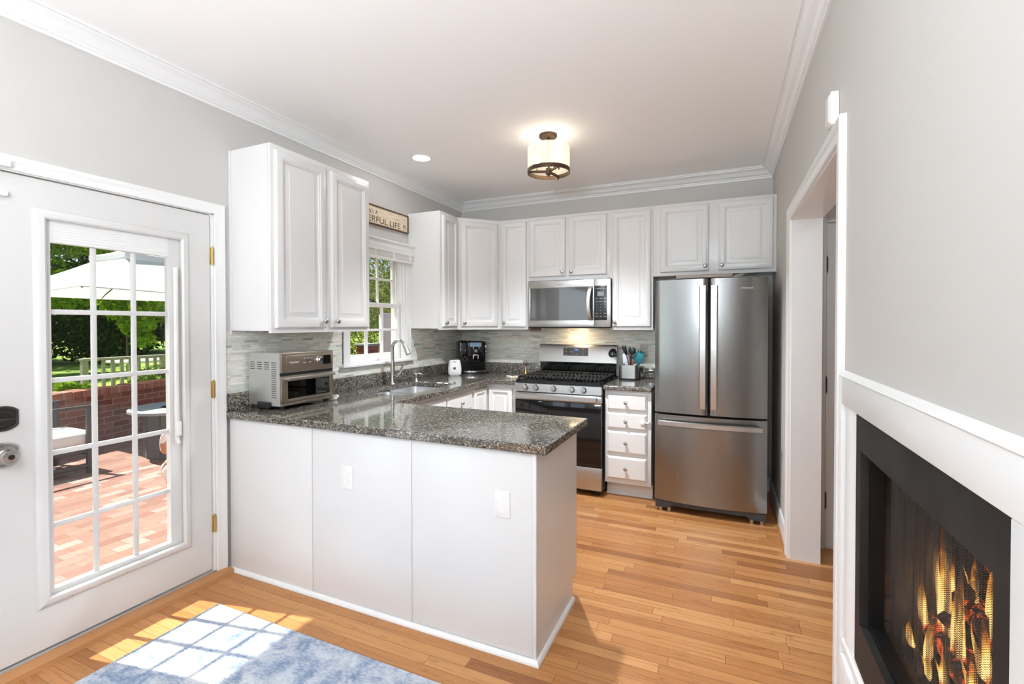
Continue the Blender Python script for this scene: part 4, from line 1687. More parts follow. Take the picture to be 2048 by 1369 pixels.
for r_ in range(7):
    for c_ in range(3):
        s = ('AUTO', 'MENU', 'TIMER', 'COOK', 'POWER', 'HEAT', '1', '2', '3', '4', '5', '6', '7', '8', '9', 'STOP', '0', 'START', 'LIGHT', 'FAN', 'LOCK')[r_ * 3 + c_]
        text('keypad_lettering', s, (MD + 0.024 + c_ * 0.036, MY - 0.0028, 1.630 - r_ * 0.026), FACE_Y, 0.0085, 'grey_letter', cpn, 0.0003, 'CENTER')
text('keypad_lettering', 'MICROWAVE HOOD', (MD + 0.058, MY - 0.0028, 1.715), FACE_Y, 0.009, 'grey_letter', cpn, 0.0003, 'CENTER')
g = G()
g.box(1.27, 1.37, -0.20, -0.10, 1.3712, 1.3735)
g.build('cooktop_lamp', m_emit('cooktop_lamp_glow', (1.0, 0.75, 0.45), 6.0), t)
ld = bpy.data.lights.new('cooktop_light', 'AREA')
ld.size = 0.09
ld.energy = 1.3
ld.color = (1.0, 0.72, 0.42)
lo_ = bpy.data.objects.new('cooktop_light', ld)
COL.objects.link(lo_)
lo_.location = (1.32, -0.15, 1.368)
lo_.rotation_euler = (R(25), 0, 0)

# ---- toaster oven
t = thing('toaster_oven', (0.165, -2.355, ZC1), 'steel countertop toaster oven with a glass door on the peninsula end', 'toaster oven')
TX0, TX1, TY0, TY1, TZ0, TZ1 = 0.030, 0.288, -2.548, -2.160, 0.938, 1.243
g = G()
prof = [(TX0, TZ0), (TX1, TZ0), (TX1, TZ1 - 0.012), (TX1 - 0.012, TZ1), (TX0 + 0.03, TZ1), (TX0 + 0.008, TZ1 - 0.012), (TX0, TZ1 - 0.04)]
g.sweep([[(x, y, z) for x, z in prof] for y in (TY0, TY1)])
bo = g.build('body', 'steel_panel', t)
g = G()
for c in range(4):
    for r_ in range(4 if c < 3 else 17):
        x, z = 0.062 + c * 0.060 - (0.002 if c == 3 else 0), TZ1 - 0.056 - r_ * 0.0125
        g.box(x - 0.019, x + 0.019, TY0 - 0.0009, TY0 + 0.001, z - 0.002, z + 0.002)
g.build('side_vents', 'dark_grey', bo)
g = G()
g.box(0.115, 0.215, TY0 - 0.014, TY0 + 0.001, TZ0 - 0.016, TZ0 + 0.022, 0.006)
g.box(0.130, 0.200, TY0 - 0.0155, TY0 - 0.0135, TZ0 - 0.004, TZ0 + 0.014, 0.002)
g.build('side_handle', 'black_plastic', bo)
# front frame
g = G()
FXo = TX1 + 0.016
g.box(TX1, FXo, TY0 - 0.002, TY1 + 0.002, 1.128, TZ1 + 0.002, 0.006)
hd = g.build('control_panel', 'steel_bronze', t)
g = G()
g.box(FXo - 0.001, FXo + 0.004, TY0 + 0.028, TY1 - 0.014, 1.140, 1.228, 0.003)
pn = g.build('control_face', 'steel_bronze', hd)
yy0 = TY0 + 0.028
text('brand_mark', 'Cuisinart', (FXo + 0.0042, yy0 + 0.020, 1.182), FACE_X, 0.019, 'grey_letter', hd, 0.0003)
for r_ in range(2):
    for c_ in range(3 if r_ == 0 else 2):
        g = G()
        y = yy0 + 0.128 + c_ * (0.026 if r_ == 0 else 0.040)
        g.box(FXo + 0.004, FXo + 0.008, y - 0.008, y + 0.010 + (0.006 if r_ else 0), 1.200 - r_ * 0.024, 1.208 - r_ * 0.024, 0.002)
        g.build('button', 'chrome', hd)
g = G()
yk = yy0 + 0.240
g.lathe([(0.022, 0.0), (0.022, 0.004), (0.0185, 0.008), (0.0175, 0.020), (0.014, 0.023)], (FXo + 0.004, yk, 1.190), (1, 0, 0), n=24)
g.build('dial', 'chrome', hd)
g = G()
g.box(FXo + 0.0042, FXo + 0.0050, yy0 + 0.275, TY1 - 0.024, 1.160, 1.216)
g.build('display', 'black_gloss', hd)
g = G()
g.box(TX1 - 0.002, FXo - 0.004, TY0, TY1, 1.112, 1.1275)
g.build('dark_gap', 'black_plastic', t)
# glass door
g = G()
dz0, dz1 = 0.956, 1.110
dy0, dy1 = TY0 - 0.001, TY1 + 0.001
wy0, wy1, wz0, wz1 = TY0 + 0.042, TY1 - 0.030, 0.976, 1.078
g.box(TX1, FXo, dy0, wy0, dz0, dz1, 0.002)
g.box(TX1, FXo, wy1, dy1, dz0, dz1, 0.002)
g.box(TX1, FXo, wy0 - 0.002, wy1 + 0.002, dz0, wz0, 0.002)
g.box(TX1, FXo, wy0 - 0.002, wy1 + 0.002, wz1, dz1, 0.002)
td = g.build('glass_door', 'steel_bronze', t)
g = G()
g.box(FXo - 0.006, FXo - 0.003, wy0 - 0.001, wy1 + 0.001, wz0 - 0.001, wz1 + 0.001)
g.build('window', 'dark_glass', td)
g = G()
g.box(FXo + 0.022, FXo + 0.034, TY0 + 0.022, TY1 - 0.012, 1.088, 1.104, 0.004)
for y in (TY0 + 0.036, TY1 - 0.030):
    g.box(FXo - 0.001, FXo + 0.024, y - 0.006, y + 0.006, 1.090, 1.102)
g.build('handle', 'steel_light', td)
g = G()
g.box(TX1 - 0.0005, TX1 - 0.0001, wy0, wy1, wz0, wz1)
g.build('oven_cavity', 'black_matt', t)
g = G()
for z in (1.050, 1.008):
    g.tube([(TX1 + 0.004, wy0 + 0.004, z), (TX1 + 0.004, wy1 - 0.012, z)], 0.0018, 8)
g.tube([(TX1 + 0.004, wy1 - 0.010, 1.060), (TX1 + 0.004, wy1 - 0.014, 1.03), (TX1 + 0.004, wy1 - 0.008, 0.985)], 0.003, 8)
g.build('rack', 'gold', t)
g = G()
g.box(TX0 + 0.02, FXo - 0.002, TY0 + 0.001, TY1 - 0.001, TZ0, 0.9535, 0.002)
g.build('crumb_tray', 'steel_bronze', t)
for x in (TX0 + 0.03, TX1 - 0.02):
    for y in (TY0 + 0.03, TY1 - 0.03):
        g = G()
        g.cyl((x, y, ZC1), (x, y, TZ0), 0.012, 0.016, n=16)
        g.build('foot', 'rubber', t)
t = thing('spoon_rest', (0.25, -2.115, ZC1), 'small white dish on the worktop beside the toaster oven', 'dish')
g = G()
rings = []
for w, h, z, r in ((0.05, 0.035, 0.9142, 0.016), (0.066, 0.048, 0.920, 0.02), (0.075, 0.056, 0.940, 0.024), (0.070, 0.051, 0.9395, 0.022), (0.058, 0.040, 0.921, 0.016), (0.03, 0.02, 0.920, 0.008)):
    rings.append([(x, y, z) for x, y in rrect(0.25, -2.115, w, h, r, 5)])
g.sweep(rings)
g.build('dish', 'plastic', t)
g = G()
g.tube([(0.275, -2.13, 0.944), (0.32, -2.15, 0.952), (0.345, -2.16, 0.950)], [0.006, 0.005, 0.007], 10)
g.build('rest_handle', 'plastic', t)

# ================================================================== THINGS ON THE WORKTOPS
# ---- coffee machine, turned 45 degrees in the corner
cx_, cy_ = 0.262, -0.232
ca = R(45)
MXC = Matrix.Translation((cx_, cy_, ZC1)) @ Matrix.Rotation(ca, 4, 'Z')       # local -y is the front
t = thing('coffee_machine', (cx_, cy_, ZC1), 'glossy black coffee machine standing in the worktop corner', 'coffee machine')
g = G(MXC)
g.box(-0.135, 0.135, -0.02, 0.150, 0.012, 0.322, 0.012)
g.build('body', 'black_gloss', t)
g = G(MXC)
g.box(-0.085, 0.085, -0.115, -0.018, 0.165, 0.330, 0.018, 4)
hd = g.build('brew_head', 'black_gloss', t)
g = G(MXC)
g.box(-0.06, 0.06, -0.117, -0.110, 0.272, 0.315, 0.003)
g.build('display', simple('dim_screen', (0.10, 0.16, 0.22), 0.1, 0, Emission_Color=(0.3, 0.45, 0.6, 1), Emission_Strength=0.25), hd)
g = G(MXC)
g.lathe([(0.019, 0.0), (0.019, 0.008), (0.016, 0.012), (0.007, 0.012), (0.006, 0.006)], MXC.inverted() @ (MXC @ Vector((0.0, -0.115, 0.232))), (0, -1, 0), n=24)
g.build('dial', 'chrome', hd)
g = G(MXC)
g.box(-0.027, -0.019, -0.119, -0.113, 0.245, 0.268, 0.002)
g.box(0.030, 0.038, -0.119, -0.113, 0.245, 0.268, 0.002)
g.build('buttons', 'chrome', hd)
g = G(MXC)
g.box(-0.030, 0.030, -0.124, -0.105, 0.182, 0.196, 0.003)
g.box(-0.030, -0.018, -0.124, -0.106, 0.148, 0.184, 0.003)
g.box(0.018, 0.030, -0.124, -0.106, 0.148, 0.184, 0.003)
g.build('spout', 'chrome', hd)
g = G(MXC)
g.box(0.1355, 0.144, -0.010, 0.006, 0.245, 0.285, 0.003)
g.box(0.1355, 0.146, -0.012, 0.010, 0.205, 0.225, 0.004)
g.build('steam_valve', 'chrome', t)
g = G(MXC)
pl_ = [(-0.15, 0.145), (-0.15, -0.10)] + [(-0.15 + 0.30 * k / 12, -0.10 - 0.055 * math.sin(math.pi * k / 12)) for k in range(1, 12)] + [(0.15, -0.10), (0.15, 0.145)]
g.prism(pl_, 0.0, 0.012)
g.build('base', 'black_plastic', t)
g = G(MXC)
pl2 = [(-0.12, -0.025), (-0.12, -0.095)] + [(-0.12 + 0.24 * k / 12, -0.095 - 0.052 * math.sin(math.pi * k / 12)) for k in range(1, 12)] + [(0.12, -0.095), (0.12, -0.025)]
g.prism(pl2, 0.012, 0.034)
dt = g.build('drip_tray', 'black_plastic', t)
g = G(MXC)
rr_ = [(-0.121 + 0.242 * k / 20, -0.096 - 0.052 * math.sin(math.pi * k / 20)) for k in range(21)]
g.sweep([[(x, y - 0.001, 0.022), (x, y - 0.004, 0.022), (x, y - 0.004, 0.036), (x, y - 0.001, 0.036)] for x, y in rr_])
g.build('tray_rim', 'chrome', dt)
g = G(MXC)
g.box(-0.12, -0.02, -0.010, 0.12, 0.3222, 0.330, 0.004)
g.build('bean_lid', 'black_plastic', t)

# ---- white air freshener
ax_, ay_ = 0.214, -0.500
MXF = Matrix.Translation((ax_, ay_, ZC1)) @ Matrix.Rotation(R(28), 4, 'Z')
t = thing('air_freshener', (ax_, ay_, ZC1), 'small rounded white air freshener in front of the coffee machine', 'air freshener')
g = G(MXF)
rings = []
for w, d, z in ((0.100, 0.060, 0.0), (0.122, 0.076, 0.010), (0.132, 0.082, 0.045), (0.126, 0.076, 0.09), (0.110, 0.066, 0.135), (0.100, 0.058, 0.152)):
    rings.append([(x, y, z) for x, y in rrect(0, 0, w, d, min(w, d) * 0.42, 6)])
g.sweep(rings)
g.build('shell', 'plastic', t)
g = G(MXF)
g.sweep([[(x, y, z) for x, y in rrect(0, 0, w, d, min(w, d) * 0.42, 6)] for w, d, z in ((0.098, 0.056, 0.1525), (0.092, 0.05, 0.160), (0.07, 0.03, 0.164))])
g.build('cap', 'dark_grey', t)
g = G(MXF)
g.cyl((0.0, -0.036, 0.072), (0.0, -0.0425, 0.072), 0.0125, n=20)
g.build('button', 'dark_grey', t)
g = G(MXF)
g.tube([(-0.016, -0.031, 0.128), (-0.008, -0.0345, 0.133), (0.008, -0.0345, 0.133), (0.016, -0.031, 0.128)], 0.003, 8)
g.build('nozzle_slot', 'black_plastic', t)

# ---- gold trinket stand, folded trivet
t = thing('trinket_stand', (0.835, -0.20, ZC1), 'little gold pronged trinket stand left of the range', 'trinket stand')
g = G()
g.lathe([(0.040, 0.0), (0.042, 0.003), (0.040, 0.006), (0.022, 0.010), (0.014, 0.03), (0.009, 0.065), (0.006, 0.085)], (0.835, -0.20, ZC1), n=24)
g.build('cone', 'gold', t)
for dx, dz in ((-0.030, 0.040), (-0.012, 0.055), (0.004, 0.062), (0.020, 0.048), (0.032, 0.034)):
    g = G()
    g.tube([(0.835, -0.20, ZC1 + 0.083), (0.835 + dx * 0.5, -0.20, ZC1 + 0.085 + dz * 0.4), (0.835 + dx, -0.20, ZC1 + 0.085 + dz)], [0.004, 0.003, 0.0016], 8)
    g.build('prong', 'bronze', t)
t = thing('spice_board', (0.845, -0.43, ZC1), 'small pale board with a tan edge lying left of the range', 'board')
MXB = Matrix.Translation((0.845, -0.43, ZC1)) @ Matrix.Rotation(R(62), 4, 'Z')
g = G(MXB)
g.box(-0.105, 0.105, -0.035, 0.035, 0.0003, 0.014, 0.004)
g.build('board', simple('pale_board', (0.62, 0.50, 0.38), 0.5), t)
g = G(MXB)
g.box(-0.105, -0.085, -0.034, 0.034, 0.0142, 0.024, 0.003)
g.build('rim', 'plastic', t)

# ---- utensil crock and the utensils in it
UXC, UYC = 1.826, -0.190
t = thing('utensil_crock', (UXC, UYC, ZC1), 'brushed steel utensil holder with a black foot right of the range', 'utensil holder')
g = G()
rw, rd = 0.166, 0.098
rings = [[(x, y, z) for x, y in rrect(UXC, UYC, w, d, 0.035, 7)] for w, d, z in ((rw, rd, ZC1 + 0.016), (rw, rd, ZC1 + 0.132), (rw - 0.004, rd - 0.004, ZC1 + 0.133), (rw - 0.006, rd - 0.006, ZC1 + 0.130), (rw - 0.006, rd - 0.006, ZC1 + 0.022))]
g.sweep(rings)
g.build('pot', 'steel_light', t)
g = G()
g.sweep([[(x, y, z) for x, y in rrect(UXC, UYC, w, d, 0.035, 7)] for w, d, z in ((rw + 0.002, rd + 0.002, ZC1 + 0.0002), (rw + 0.006, rd + 0.006, ZC1 + 0.004), (rw + 0.004, rd + 0.004, ZC1 + 0.0158))])
g.build('foot', 'black_plastic', t)
GUT = 'cooking utensils in the steel holder'
ZU = ZC1 + 0.03


def rod(pts, r, mat, name, parent, n=10):
    g = G()
    g.tube(pts, r, n)
    return g.build(name, mat, parent)


t = thing('ladle', (1.775, -0.19, ZU), 'black ladle with a steel handle leaning left out of the holder', 'ladle', GUT)
rod([(1.800, -0.195, ZU), (1.752, -0.195, 1.055), (1.712, -0.200, 1.125)], [0.006, 0.005, 0.005], 'chrome', 'handle', t)
g = G()
mxl = Matrix.Translation((1.684, -0.208, 1.148)) @ Matrix.Rotation(R(68), 4, 'X') @ Matrix.Rotation(R(-18), 4, 'Y')
g.xf = mxl
g.lathe([(0.004, -0.030), (0.022, -0.027), (0.036, -0.014), (0.0425, 0.004), (0.040, 0.004), (0.032, -0.010), (0.018, -0.020), (0.003, -0.023)], (0, 0, 0), n=24)
g.xf = None
g.tube([(1.718, -0.200, 1.115), (1.705, -0.20, 1.135), (1.695, -0.202, 1.15)], [0.009, 0.009, 0.006], 10)
g.build('bowl', 'black_plastic', t)
t = thing('serving_fork', (1.815, -0.20, ZU), 'black fork with a dark brown handle standing upright in the holder', 'serving fork', GUT)
rod([(1.850, -0.205, ZU), (1.815, -0.205, 1.10), (1.803, -0.205, 1.150)], [0.008, 0.007, 0.006], 'redwood', 'handle', t)
g = G()
g.tube([(1.805, -0.205, 1.135), (1.796, -0.205, 1.165), (1.789, -0.205, 1.185)], [0.009, 0.016, 0.016], 12)
for dx in (-0.012, 0.0, 0.012):
    g.tube([(1.790 + dx, -0.205, 1.180), (1.784 + dx, -0.207, 1.205), (1.783 + dx * 1.1, -0.21, 1.222)], [0.0055, 0.005, 0.0025], 8)
g.build('tines', 'black_plastic', t)
t = thing('serving_spoon', (1.845, -0.185, ZU), 'black solid spoon upright in the middle of the holder', 'spoon', GUT)
rod([(1.838, -0.185, ZU), (1.842, -0.185, 1.08), (1.847, -0.185, 1.145)], [0.0085, 0.009, 0.008], 'black_plastic', 'handle', t)
g = G()
g.ball((1.851, -0.188, 1.172), 0.033, 0.012, 0.034)
g.build('bowl', 'black_plastic', t)
t = thing('grater', (1.795, -0.165, ZU), 'flat steel grater standing behind the black fork', 'grater', GUT)
g = G()
mg = Matrix.Translation((1.795, -0.158, 1.055)) @ Matrix.Rotation(R(-6), 4, 'Y')
g.xf = mg
g.prism([(-0.032, -0.11), (0.032, -0.11), (0.028, 0.085), (0.018, 0.097), (-0.012, 0.097), (-0.024, 0.085)], -0.0012, 0.0012)
g.v = [tuple(mg @ Vector((p.x, p.z, p.y))) for p in [mg.inverted() @ Vector(q) for q in g.v]]
g.build('blade', 'chrome', t)
rod([(1.772, -0.159, 1.150), (1.782, -0.159, 1.160), (1.797, -0.159, 1.158)], 0.004, 'black_plastic', 'hook', t, 8)
t = thing('wooden_spatula', (1.868, -0.20, ZU), 'short red brown wooden spatula low in the holder', 'spatula', GUT)
rod([(1.850, -0.215, ZU), (1.862, -0.215, 1.06)], [0.006, 0.007], 'redwood', 'handle', t)
g = G()
g.box(1.852, 1.880, -0.218, -0.212, 1.055, 1.100, 0.003)
g.build('blade', 'redwood', t)
t = thing('pasta_server', (1.90, -0.185, ZU), 'teal toothed pasta server leaning right out of the holder', 'pasta server', GUT)
rod([(1.860, -0.18, ZU), (1.900, -0.18, 1.055), (1.930, -0.18, 1.115)], [0.007, 0.008, 0.007], 'teal', 'handle', t)
g = G()
mp = Matrix.Translation((1.917, -0.186, 1.118)) @ Matrix.Rotation(R(24), 4, 'Y')
g.xf = mp
g.box(-0.034, 0.034, -0.006, 0.004, -0.050, 0.040, 0.004)
for k in range(5):
    g.tube([(-0.030 + 0.015 * k, -0.004, 0.036), (-0.030 + 0.015 * k, -0.012, 0.052), (-0.030 + 0.015 * k, -0.022, 0.058)], [0.006, 0.005, 0.003], 8)
for k in range(4):
    g.tube([(-0.032, -0.004, -0.034 + 0.018 * k), (-0.042, -0.010, -0.030 + 0.018 * k), (-0.048, -0.018, -0.026 + 0.018 * k)], [0.006, 0.005, 0.003], 8)
g.xf = None
g.build('toothed_head', 'teal', t)
t = thing('turner', (1.93, -0.17, ZU), 'steel handled turner behind the teal pasta server', 'turner', GUT)
rod([(1.868, -0.165, ZU), (1.920, -0.165, 1.08), (1.958, -0.165, 1.150)], [0.006, 0.006, 0.006], 'chrome', 'handle', t)
rod([(1.950, -0.165, 1.140), (1.962, -0.166, 1.142), (1.975, -0.168, 1.138)], [0.006, 0.006, 0.004], 'brass', 'hanging_tip', t)

# ---- sign over the window
t = thing('wall_sign', (0.012, -1.39, 2.215), 'framed cream wooden sign with brown lettering above the sink window', 'sign')
sy0, sy1, sz0, sz1 = -1.83, -0.968, 2.217, 2.374
g = G()
g.box(0.002, 0.014, sy0 + 0.006, sy1 - 0.006, sz0 + 0.006, sz1 - 0.006)
bo = g.build('board', 'sign', t, smooth=False)
g = G()
for a in ((sy0, sy1, sz0, sz0 + 0.009), (sy0, sy1, sz1 - 0.009, sz1), (sy0, sy0 + 0.009, sz0 + 0.009, sz1 - 0.009), (sy1 - 0.009, sy1, sz0 + 0.009, sz1 - 0.009)):
    g.box(0.001, 0.022, *a)
g.build('frame', simple('dark_walnut', (0.10, 0.05, 0.022), 0.5), t, smooth=False)
text('lettering', "It's A", (0.0144, -1.425, 2.302), FACE_X, 0.052, 'brown_letter', t, 0.0004, 'CENTER')
text('lettering', 'WONDERFUL LIFE !!', (0.0144, -1.000, 2.238), FACE_X, 0.070, 'brown_letter', t, 0.0004, 'RIGHT', 1.27)

# ---- switch on the right wall, chime above the doorway
t = thing('light_switch', (W, -1.083, 1.10), 'white light switch on the wall between fridge and hall doorway', 'light switch')
g = G()
g.box(W - 0.006, W - 0.0003, -1.112, -1.052, 1.098, 1.214, 0.002)
g.build('cover_plate', 'plastic', t)
g = G()
g.sweep([[(W - 0.006, -1.088, z), (W - 0.006, -1.076, z), (W - 0.006 - dx, -1.076, z2), (W - 0.006 - dx, -1.088, z2)] for z, z2, dx in ((1.150, 1.152, 0.001), (1.168, 1.166, 0.016))])
g.build('toggle', 'plastic', t)
t = thing('door_chime', (W, -2.46, 2.11), 'white door chime box on the wall just above the doorway casing', 'door chime')
g = G()
g.box(W - 0.028, W - 0.0003, -2.487, -2.42, 2.1085, 2.225, 0.005)
g.build('box', 'plastic', t)
g = G()
g.box(W - 0.0315, W - 0.0285, -2.479, -2.428, 2.12, 2.215, 0.003)
g.build('grille', 'trim', t)

# ---- rug
g = G()
g.sweep([[(x, y, z) for x, y in rrect(0.287 + 0.83, -2.916 - 1.2, w, h, 0.008, 3)] for w, h, z in ((1.66, 2.40, 0.0003), (1.66, 2.40, 0.006), (1.652, 2.392, 0.009))])
tag(g.build('area_rug', 'rug', smooth=False), 'mottled blue area rug lying on the oak floor before the glass door', 'rug')

# ================================================================== CEILING LIGHTS
t = thing('recessed_light', (0.44, -1.369, H - 0.004), 'round recessed ceiling light glowing over the sink', 'ceiling light')
g = G()
g.lathe([(0.083, 0.0), (0.083, -0.004), (0.074, -0.006), (0.066, -0.002), (0.066, 0.0)], (0.44, -1.369, H - 0.0004), n=36)
g.build('trim_ring', 'trim', t)
g = G()
g.cyl((0.44, -1.369, H - 0.003), (0.44, -1.369, H - 0.0008), 0.064, n=36)
g.build('diffuser', 'lamp', t)


def spot(name, x, y, p):
    d = bpy.data.lights.new(name, 'AREA')
    d.shape = 'DISK'
    d.size = 0.12
    d.energy = p
    d.color = (0.92, 0.96, 1.0)
    o = bpy.data.objects.new(name, d)
    COL.objects.link(o)
    o.location = (x, y, H - 0.008)
    return o


spot('recessed_glow', 0.44, -1.369, 2)
# unseen downward fill lights added behind the viewer to raise the ambient level
for i, (x, y) in enumerate(((0.8, -4.9), (2.2, -4.9), (0.8, -6.6), (2.2, -6.6))):
    spot('room_fill_glow_%d' % i, x, y, 6)

hl = spot('hall_fill', 3.9, -1.9, 4)  # unseen lamp added to brighten the dim hall
LX, LYY = 1.495, -1.387
t = thing('ceiling_fixture', (LX, LYY, 2.44), 'bronze drum ceiling light with a frosted shade, in the middle of the kitchen', 'ceiling light')
g = G()
g.lathe([(0.062, 0.0), (0.062, -0.014), (0.056, -0.020), (0.012, -0.022)], (LX - 0.005, LYY, H - 0.0004), n=32)
g.build('canopy', 'bronze', t)
g = G()
g.lathe([(0.009, 0.0), (0.0095, -0.03), (0.007, -0.04), (0.007, -0.23)], (LX, LYY, H - 0.022), n=16)
g.build('stem', 'bronze', t)
g = G()
ro, ri, z0, z1 = 0.146, 0.140, 2.443, 2.470
g.lathe([(ri, z0), (ro, z0), (ro, z1), (ri, z1), (ri, z0)], (LX, LYY, 0), n=48, capped=False)
g.build('ring', 'bronze', t)
g = G()
g.lathe([(0.1435, 2.470), (0.1435, 2.618)], (LX, LYY, 0), n=48, capped=False)
sh = g.build('shade', 'shade', t)
g = G()
g.cyl((LX, LYY, 2.436), (LX, LYY, 2.476), 0.020, n=20)
g.cyl((LX, LYY, 2.424), (LX, LYY, 2.436), 0.008, n=14)
hub = g.build('hub', 'bronze', t)
for k in range(3):
    a = R(200 + 120 * k)
    ex, ey = LX + 0.141 * math.cos(a), LYY + 0.141 * math.sin(a)
    g = G()
    mm = Matrix.Translation((LX, LYY, 0)) @ Matrix.Rotation(a, 4, 'Z')
    g.xf = mm
    g.box(0.012, 0.142, -0.006, 0.006, 2.447, 2.463, 0.002)
    g.cyl((0.132, 0, 2.430), (0.132, 0, 2.447), 0.0045, n=10)
    arm = g.build('arm', 'bronze', t)
    g = G()
    g.xf = mm
    g.cyl((0.075, 0, 2.463), (0.075, 0, 2.500), 0.011, n=16)
    g.build('socket', simple('candle_sleeve', (0.7, 0.62, 0.48), 0.5), arm)
    g = G()
    g.xf = mm
    g.lathe([(0.008, 2.500), (0.017, 2.520), (0.019, 2.535), (0.012, 2.560), (0.003, 2.580)], (0.075, 0, 0), n=18)
    g.build('bulb', 'bulb', arm)
    pl = bpy.data.lights.new('bulb_light', 'POINT')
    pl.energy = 7
    pl.color = (1.0, 0.94, 0.87)
    pl.shadow_soft_size = 0.02
    po = bpy.data.objects.new('bulb_light', pl)
    COL.objects.link(po)
    po.location = mm @ Vector((0.075, 0.0, 2.535))

dl_d = bpy.data.lights.new('kitchen_fill_spot', 'SPOT')  # extra spot added below the fixture to brighten floor and drawers
dl_d.energy = 230
dl_d.spot_size = R(136)
dl_d.spot_blend = 1.0
dl_d.shadow_soft_size = 0.03
dl_d.color = (0.88, 0.94, 1.0)
dl = bpy.data.objects.new('kitchen_fill_spot', dl_d)
COL.objects.link(dl)
dl.location = (LX, LYY, 2.41)

# ================================================================== FIREPLACE in the right wall
t = thing('fireplace', (W - 0.02, -3.2, 0.0), 'white framed fireplace with a black slate face, burning, set in the right wall', 'fireplace')
PY0, PYE = -4.0, -2.475       # near end out of view, far end beside the doorway
# white surround: far stile, header, foot ledge, near stile
g = G()
g.box(W - 0.016, W - 0.0003, -2.634, -2.6005, 0.0, 1.235, 0.002)
g.box(W - 0.016, W - 0.0003, -2.769, -2.634, 0.0, 0.335, 0.002)
g.box(W - 0.0158, W - 0.0003, -3.885, -2.634, 1.147, 1.235, 0.002)
g.box(W - 0.016, W - 0.0003, -3.885, -3.632, 0.0, 1.147, 0.002)
g.box(W - 0.0158, W - 0.0003, -3.632, -2.769, 0.0, 0.335, 0.002)
su = g.build('surround', 'trim', t)
g = G()
MP = [(0, 1.2352), (0.0165, 1.2352), (0.018, 1.238), (0.011, 1.243), (0.009, 1.249), (0.003, 1.253), (0, 1.254)]
g.sweep([[(W - 0.0003 - d, y, z) for d, z in MP] for y in (-3.90, -2.605)])
g.build('top_moulding', 'trim', t)
# stepped moulding inside the frame, far side and foot
ST = [(0.0, 0.0003), (0.0, 0.004), (0.034, 0.004), (0.036, 0.010), (0.060, 0.013), (0.072, 0.012), (0.098, 0.008), (0.104, 0.003), (0.132, 0.001), (0.132, 0.0003)]
g = G()
g.sweep([[(W - h, -2.6345 - o_, 0.402 - 0.065 * (o_ / 0.132) * 0 if z_ == 0 else 1.1465) for o_, h in ST] for z_ in (0, 1)])
g.sweep([[(W - h * 1.05, y, 0.402 - o_ * 0.5) for o_, h in reversed(ST)] for y in (-3.631, -2.6348)])
g.build('inner_moulding', 'trim', t)
# black slate face round the firebox
g = G()
bx0, bx1 = W - 0.004, W + 0.016
by0, by1, bz0, bz1 = -3.560, -2.820, 0.535, 1.040
g.box(bx0, bx1, by1, -2.7695, 0.4025, 1.1465)
g.box(bx0, bx1, -3.6315, by0, 0.4025, 1.1465)
g.box(bx0, bx1, by0, by1, 0.4025, bz0)
g.box(bx0, bx1, by0, by1, bz1, 1.1465)
g.build('slate_face', 'slate', t, smooth=False)
g = G()
for a in ((by1 - 0.014, by1, bz0, bz1), (by0, by0 + 0.014, bz0, bz1), (by0 + 0.014, by1 - 0.014, bz0, bz0 + 0.014), (by0 + 0.014, by1 - 0.014, bz1 - 0.012, bz1)):
    g.box(W + 0.017, W + 0.050, *a)
g.build('metal_frame', 'frame_black', t, smooth=False)
# firebox shell
g = G()
fx0, fx1 = W + 0.016, W + 0.46
g.box(fx0, fx1, FY1 - 0.029, FY1 - 0.0003, FZ0 + 0.0003, FZ1 - 0.0003)
g.box(fx0, fx1, FY0 + 0.0003, FY0 + 0.029, FZ0 + 0.0003, FZ1 - 0.0003)
g.box(fx1 - 0.03, fx1, FY0 + 0.029, FY1 - 0.029, FZ0 + 0.0003, FZ1 - 0.0003)
g.box(fx0, fx1 - 0.03, FY0 + 0.029, FY1 - 0.029, FZ0 + 0.0003, FZ0 + 0.10)
g.box(fx0, fx1 - 0.03, FY0 + 0.029, FY1 - 0.029, FZ1 - 0.06, FZ1 - 0.0003)
g.build('firebox', 'firebrick', t, smooth=False)
# two pleated chain mesh curtains
for ya, yb in ((by0 + 0.016, (by0 + by1) / 2 + 0.004), ((by0 + by1) / 2 + 0.008, by1 - 0.016)):
    g = G()
    n = 90
    vs_, fs = [], []
    for k in range(n + 1):
        u = k / n
        y = ya + (yb - ya) * u
        x = W + 0.066 + 0.008 * math.sin(u * math.pi * 2 * 8.5) + 0.003 * math.sin(u * 31)
        vs_ += [(x, y, bz0 + 0.016), (x + 0.002 * math.sin(u * 47), y, bz1 - 0.002)]
    for k in range(n):
        fs.append((2 * k, 2 * k + 2, 2 * k + 3, 2 * k + 1))
    g.add(vs_, fs)
    g.build('mesh_curtain', 'mesh', t, fixn=False)
g = G()
g.cyl((W + 0.066, by0 + 0.0142, bz1 - 0.010), (W + 0.066, by1 - 0.0142, bz1 - 0.010), 0.004, n=10)
g.build('curtain_rod', 'black_matt', t)

ft = FZ0 + 0.10
t = thing('fire_grate', (W + 0.24, -3.19, ft), 'black iron grate holding the logs inside the firebox', 'grate')
for y in (-3.44, -3.31, -3.18, -3.05, -2.93):
    g = G()
    g.tube([(W + 0.12, y, ft + 0.075), (W + 0.125, y, ft + 0.04), (W + 0.30, y, ft + 0.038), (W + 0.36, y, ft + 0.07)], 0.007, 8)
    g.build('bar', 'black_matt', t)
g = G()
for y in (-3.38, -3.0):
    g.cyl((W + 0.16, y, ft), (W + 0.16, y, ft + 0.04), 0.008, n=10)
    g.cyl((W + 0.30, y, ft), (W + 0.30, y, ft + 0.04), 0.008, n=10)
g.tube([(W + 0.16, -3.46, ft + 0.036), (W + 0.16, -2.91, ft + 0.036)], 0.006, 8)
g.build('legs', 'black_matt', t)


